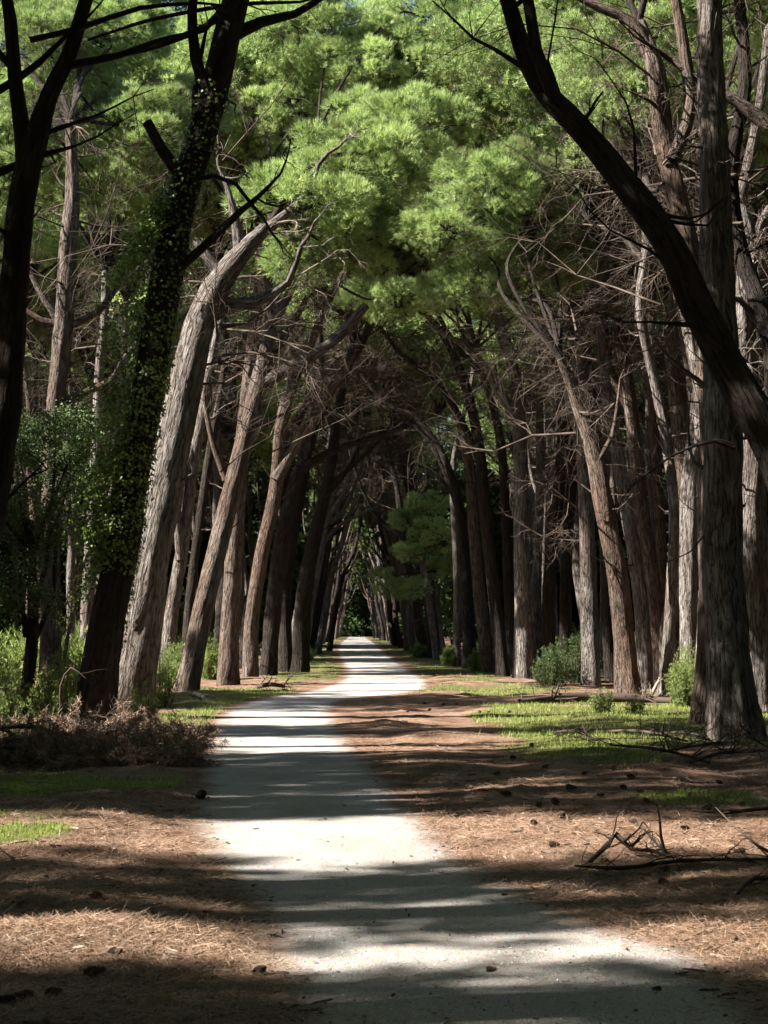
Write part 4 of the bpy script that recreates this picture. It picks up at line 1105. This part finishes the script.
NEARC = [(96, 990, 'open pine cone lying alone on the shaded needles, lower left'), (116, 970, 'small pine cone just above the lone open cone, lower left'), (23, 1013, 'pine cone near the lower left corner, right of the corner one'),
         (55, 1011, 'flattened pine cone on the bottom edge near the lower left'), (4, 1018, 'pine cone cut by the lower left corner'), (261, 975, 'pine cone at the left edge of the gravel path, nearest the camera'),
         (734, 942, 'pine cone in the sun at the right, low on the needles'), (665, 884, 'lower of two pine cones under the branch heap'), (669, 872, 'upper of two pine cones under the branch heap'), (94, 914, 'pine cone between the two dark bands at the left'),
         (535, 829, 'pine cone at the top edge of the sunlit needles, right of the path'), (633, 823, 'pine cone above the branch heap'), (684, 830, 'pine cone right of the upright twig'), (555, 848, 'pine cone in the sunlit band, right of the path'),
         (492, 972, 'dark pine cone on the gravel in the foreground'), (656, 990, 'small pine cone at the right verge of the gravel'), (200, 800, 'large dark cone on the left edge of the path'), (739, 852, 'pine cone under the thin bare branch at the right')]
FARC = [(539, 811), (555, 809), (616, 774), (630, 782), (624, 790), (496, 776), (505, 801), (531, 750), (408, 713), (443, 706), (456, 704), (430, 710), (559, 742), (479, 714), (489, 714), (509, 713), (425, 703), (600, 800), (640, 797), (585, 776), (690, 800), (720, 782), (560, 822), (648, 806),
        (514, 760), (546, 770), (572, 792), (470, 790), (705, 812), (740, 808)]
A_ = sorted([c for c in FARC if c[1] < 716]); B_ = sorted([c for c in FARC if 716 <= c[1] < 785]); C_ = sorted([c for c in FARC if c[1] >= 785])
FARC = [(c[0], c[1], '%s pine cone from the left in the sunlit strip by the bend' % ORD[k]) for k, c in enumerate(A_)]
FARC += [(c[0], c[1], '%s pine cone from the left along the lower edge of the right-hand grass' % ORD[k]) for k, c in enumerate(B_)]
FARC += [(c[0], c[1], '%s pine cone from the left on the shaded litter above the branch heap' % ORD[k]) for k, c in enumerate(C_)]
for i, c in enumerate(NEARC + FARC):
    x, y = c[0], c[1]
    p = on_ground(x, y)
    o = bpy.data.objects.new('pine_cone', CM[i % 2]); COL.objects.link(o)
    k = {200: 1.7, 96: 1.2, 492: .6, 656: .5}.get(x, 1.0) * (.66 if i < len(NEARC) else rnd.uniform(.6, .9))
    o.scale = (k,) * 3
    o.location = (p[0], p[1], gz(p[0], p[1]) + .03 * k)
    o.rotation_euler = (rnd.uniform(0, 6.28), rnd.uniform(-.3, .3), rnd.uniform(0, 6.28))
    tag(o, c[2] if len(c) > 2 else 'small dark pine cone scattered on the litter beyond the sunlit band', 'pine cone', 'pine cones on the ground')

# ------------------------------------------------------------------ loose ground cover (uncountable)
g = np.random.default_rng(99)
def scatter(n, ylo, yhi, xlo=-60, xhi=830, power=1.0):
    x = g.uniform(xlo, xhi, n); y = ylo + (yhi - ylo) * g.uniform(0, 1, n) ** power
    v = 512.0 - y
    Yf = F_PX * math.cos(PITCH) - v * math.sin(PITCH); Zf = F_PX * math.sin(PITCH) + v * math.cos(PITCH)
    t = CAM_H / -Zf
    X, Y = (x - 384) * t, Yf * t
    return X, Y, height(X, Y)
X, Y, Z = scatter(330000, 690, 900)
X2, Y2, Z2 = scatter(60000, 660, 720)
X, Y, Z = np.concatenate([X, X2]), np.concatenate([Y, Y2]), np.concatenate([Z, Z2])
k = grass_mask(X, Y) + .5 * vnoise(X * 3, Y * 3) + .5 * vnoise(X * 9, Y * 9) > g.uniform(.2, .95, len(X))
k &= grass_mask(X, Y) > .05
X, Y, Z = X[k], Y[k], Z[k]; n = len(X)
print('grass', n)
h = g.uniform(.025, .075, (n, 1)) * np.clip(Y[:, None] / 22, .45, 1) * (1 + .8 * (vnoise(X * 3, Y * 3)[:, None] > .25))
d = unit(np.stack([g.normal(0, .45, n), g.normal(0, .45, n), np.ones(n)], -1))
s_ = unit(np.stack([g.normal(0, 1, n), g.normal(0, 1, n), 0 * Z], -1)) * (.0022 + .00011 * Y[:, None])
P = np.stack([X, Y, Z - .005], -1)
mb = MB()
sh = np.repeat(np.clip(g.normal(.5, .2, n) + .5 * vnoise(X * .8, Y * .8), 0, 1), 3)
mb.add(np.stack([P + s_, P - s_, P + d * h], 1).reshape(-1, 3), np.arange(n * 3).reshape(-1, 3), 0, np.stack([sh, sh, sh], -1))
tag(mb.build('grass', M['grass'], smooth=False), kind='stuff')

X, Y, Z = scatter(230000, 730, 1040, power=.8)
l, r = path_edges(Y); dp = np.minimum(X - l, r - X)
k = (dp < g.uniform(-.25, .15, len(X))) | (g.uniform(0, 1, len(X)) < .03)
k &= grass_mask(X, Y) < .6
X, Y, Z = X[k], Y[k], Z[k]; n = len(X)
print('litter', n)
a = g.uniform(0, 6.283, n)
d = np.stack([np.cos(a), np.sin(a), g.normal(.1, .22, n)], -1) * g.uniform(.03, .085, (n, 1))
s_ = np.stack([-np.sin(a), np.cos(a), g.normal(0, .5, n)], -1) * (.0007 + .00005 * Y[:, None])
P = np.stack([X, Y, Z + g.uniform(.001, .014, n)], -1)
sh = np.repeat(np.clip(g.normal(.45, .25, n), 0, 1), 4)
mb = MB()
mb.add(np.stack([P - s_, P + s_, P + d + s_ * .5, P + d - s_ * .5], 1).reshape(-1, 3), np.arange(n * 4).reshape(-1, 4), 0, np.stack([sh, sh, sh], -1))
tag(mb.build('fallen_needles', M['litter_needle'], smooth=False), kind='stuff')

X, Y, Z = scatter(15000, 800, 1040, 150, 800, .8)
l, r = path_edges(Y); dp = np.minimum(X - l, r - X)
k = dp > g.uniform(-.3, .3, len(X))
X, Y, Z = X[k], Y[k], Z[k]; n = len(X)
s1 = np.abs(g.normal(0, .0026, (n, 1))) + .0018
O = np.array([[1, 0, 0], [0, 1, 0], [-1, 0, 0], [0, -1, 0], [0, 0, .7], [0, 0, -.7]])
V = np.stack([X, Y, Z], -1)[:, None] + (O[None] + g.normal(0, .22, (n, 6, 3))) * s1[:, None]
F = np.array([[0, 1, 4], [1, 2, 4], [2, 3, 4], [3, 0, 4], [1, 0, 5], [2, 1, 5], [3, 2, 5], [0, 3, 5]])
F = (F[None] + np.arange(n)[:, None, None] * 6).reshape(-1, 3)
m, nt, b = new_mat('pebble')
tcg = nd(nt, 'ShaderNodeNewGeometry').outputs['Random Per Island']
nt.links.new(ramp(nt, tcg, [(0, (.10, .085, .07)), (.5, (.32, .29, .26)), (1, (.58, .56, .53))]), b.inputs['Base Color'])
b.inputs['Roughness'].default_value = .9
M['pebble'] = m
mb = MB(); mb.add(V.reshape(-1, 3), F)
tag(mb.build('gravel', M['pebble'], smooth=False), kind='stuff')


# chips of bark and broken twigs lying in the litter
X, Y, Z = scatter(5200, 700, 1040, power=.8)
l, r = path_edges(Y); dp = np.minimum(X - l, r - X)
k = (dp < g.uniform(-.3, .2, len(X))) | (g.uniform(0, 1, len(X)) < .035)
X, Y, Z = X[k], Y[k], Z[k]; n = len(X)
a = g.uniform(0, 6.283, n)
L_ = (g.uniform(.006, .02, (n, 1)) + .03 * (g.uniform(0, 1, (n, 1)) > .75)) * (1 + Y[:, None] * .02)
d = np.stack([np.cos(a), np.sin(a), g.normal(0, .15, n)], -1) * L_
s_ = np.stack([-np.sin(a), np.cos(a), g.normal(0, .3, n)], -1) * np.minimum(L_ * .35, .006)
up = np.array([0, 0, .006])
P = np.stack([X, Y, Z + .004], -1)
V = np.stack([P - d - s_, P + d - s_ * .6, P + d * .9 + s_, P - d * .8 + s_ * .7, P - d * .8 - s_ * .6 + up, P + d * .8 - s_ * .4 + up, P + d * .7 + s_ * .7 + up, P - d * .7 + s_ * .5 + up], 1)
F = np.array([[4, 5, 6, 7], [0, 1, 5, 4], [1, 2, 6, 5], [2, 3, 7, 6], [3, 0, 4, 7]])
mb = MB(); mb.add(V.reshape(-1, 3), (F[None] + np.arange(n)[:, None, None] * 8).reshape(-1, 4))
m, nt, b = new_mat('bark_chip')
nt.links.new(ramp(nt, nd(nt, 'ShaderNodeNewGeometry').outputs['Random Per Island'], [(0, (.03, .02, .014)), (.6, (.10, .065, .045)), (1, (.34, .27, .21))]), b.inputs['Base Color'])
b.inputs['Roughness'].default_value = .9
tag(mb.build('bark_chips', m, smooth=False), kind='stuff')
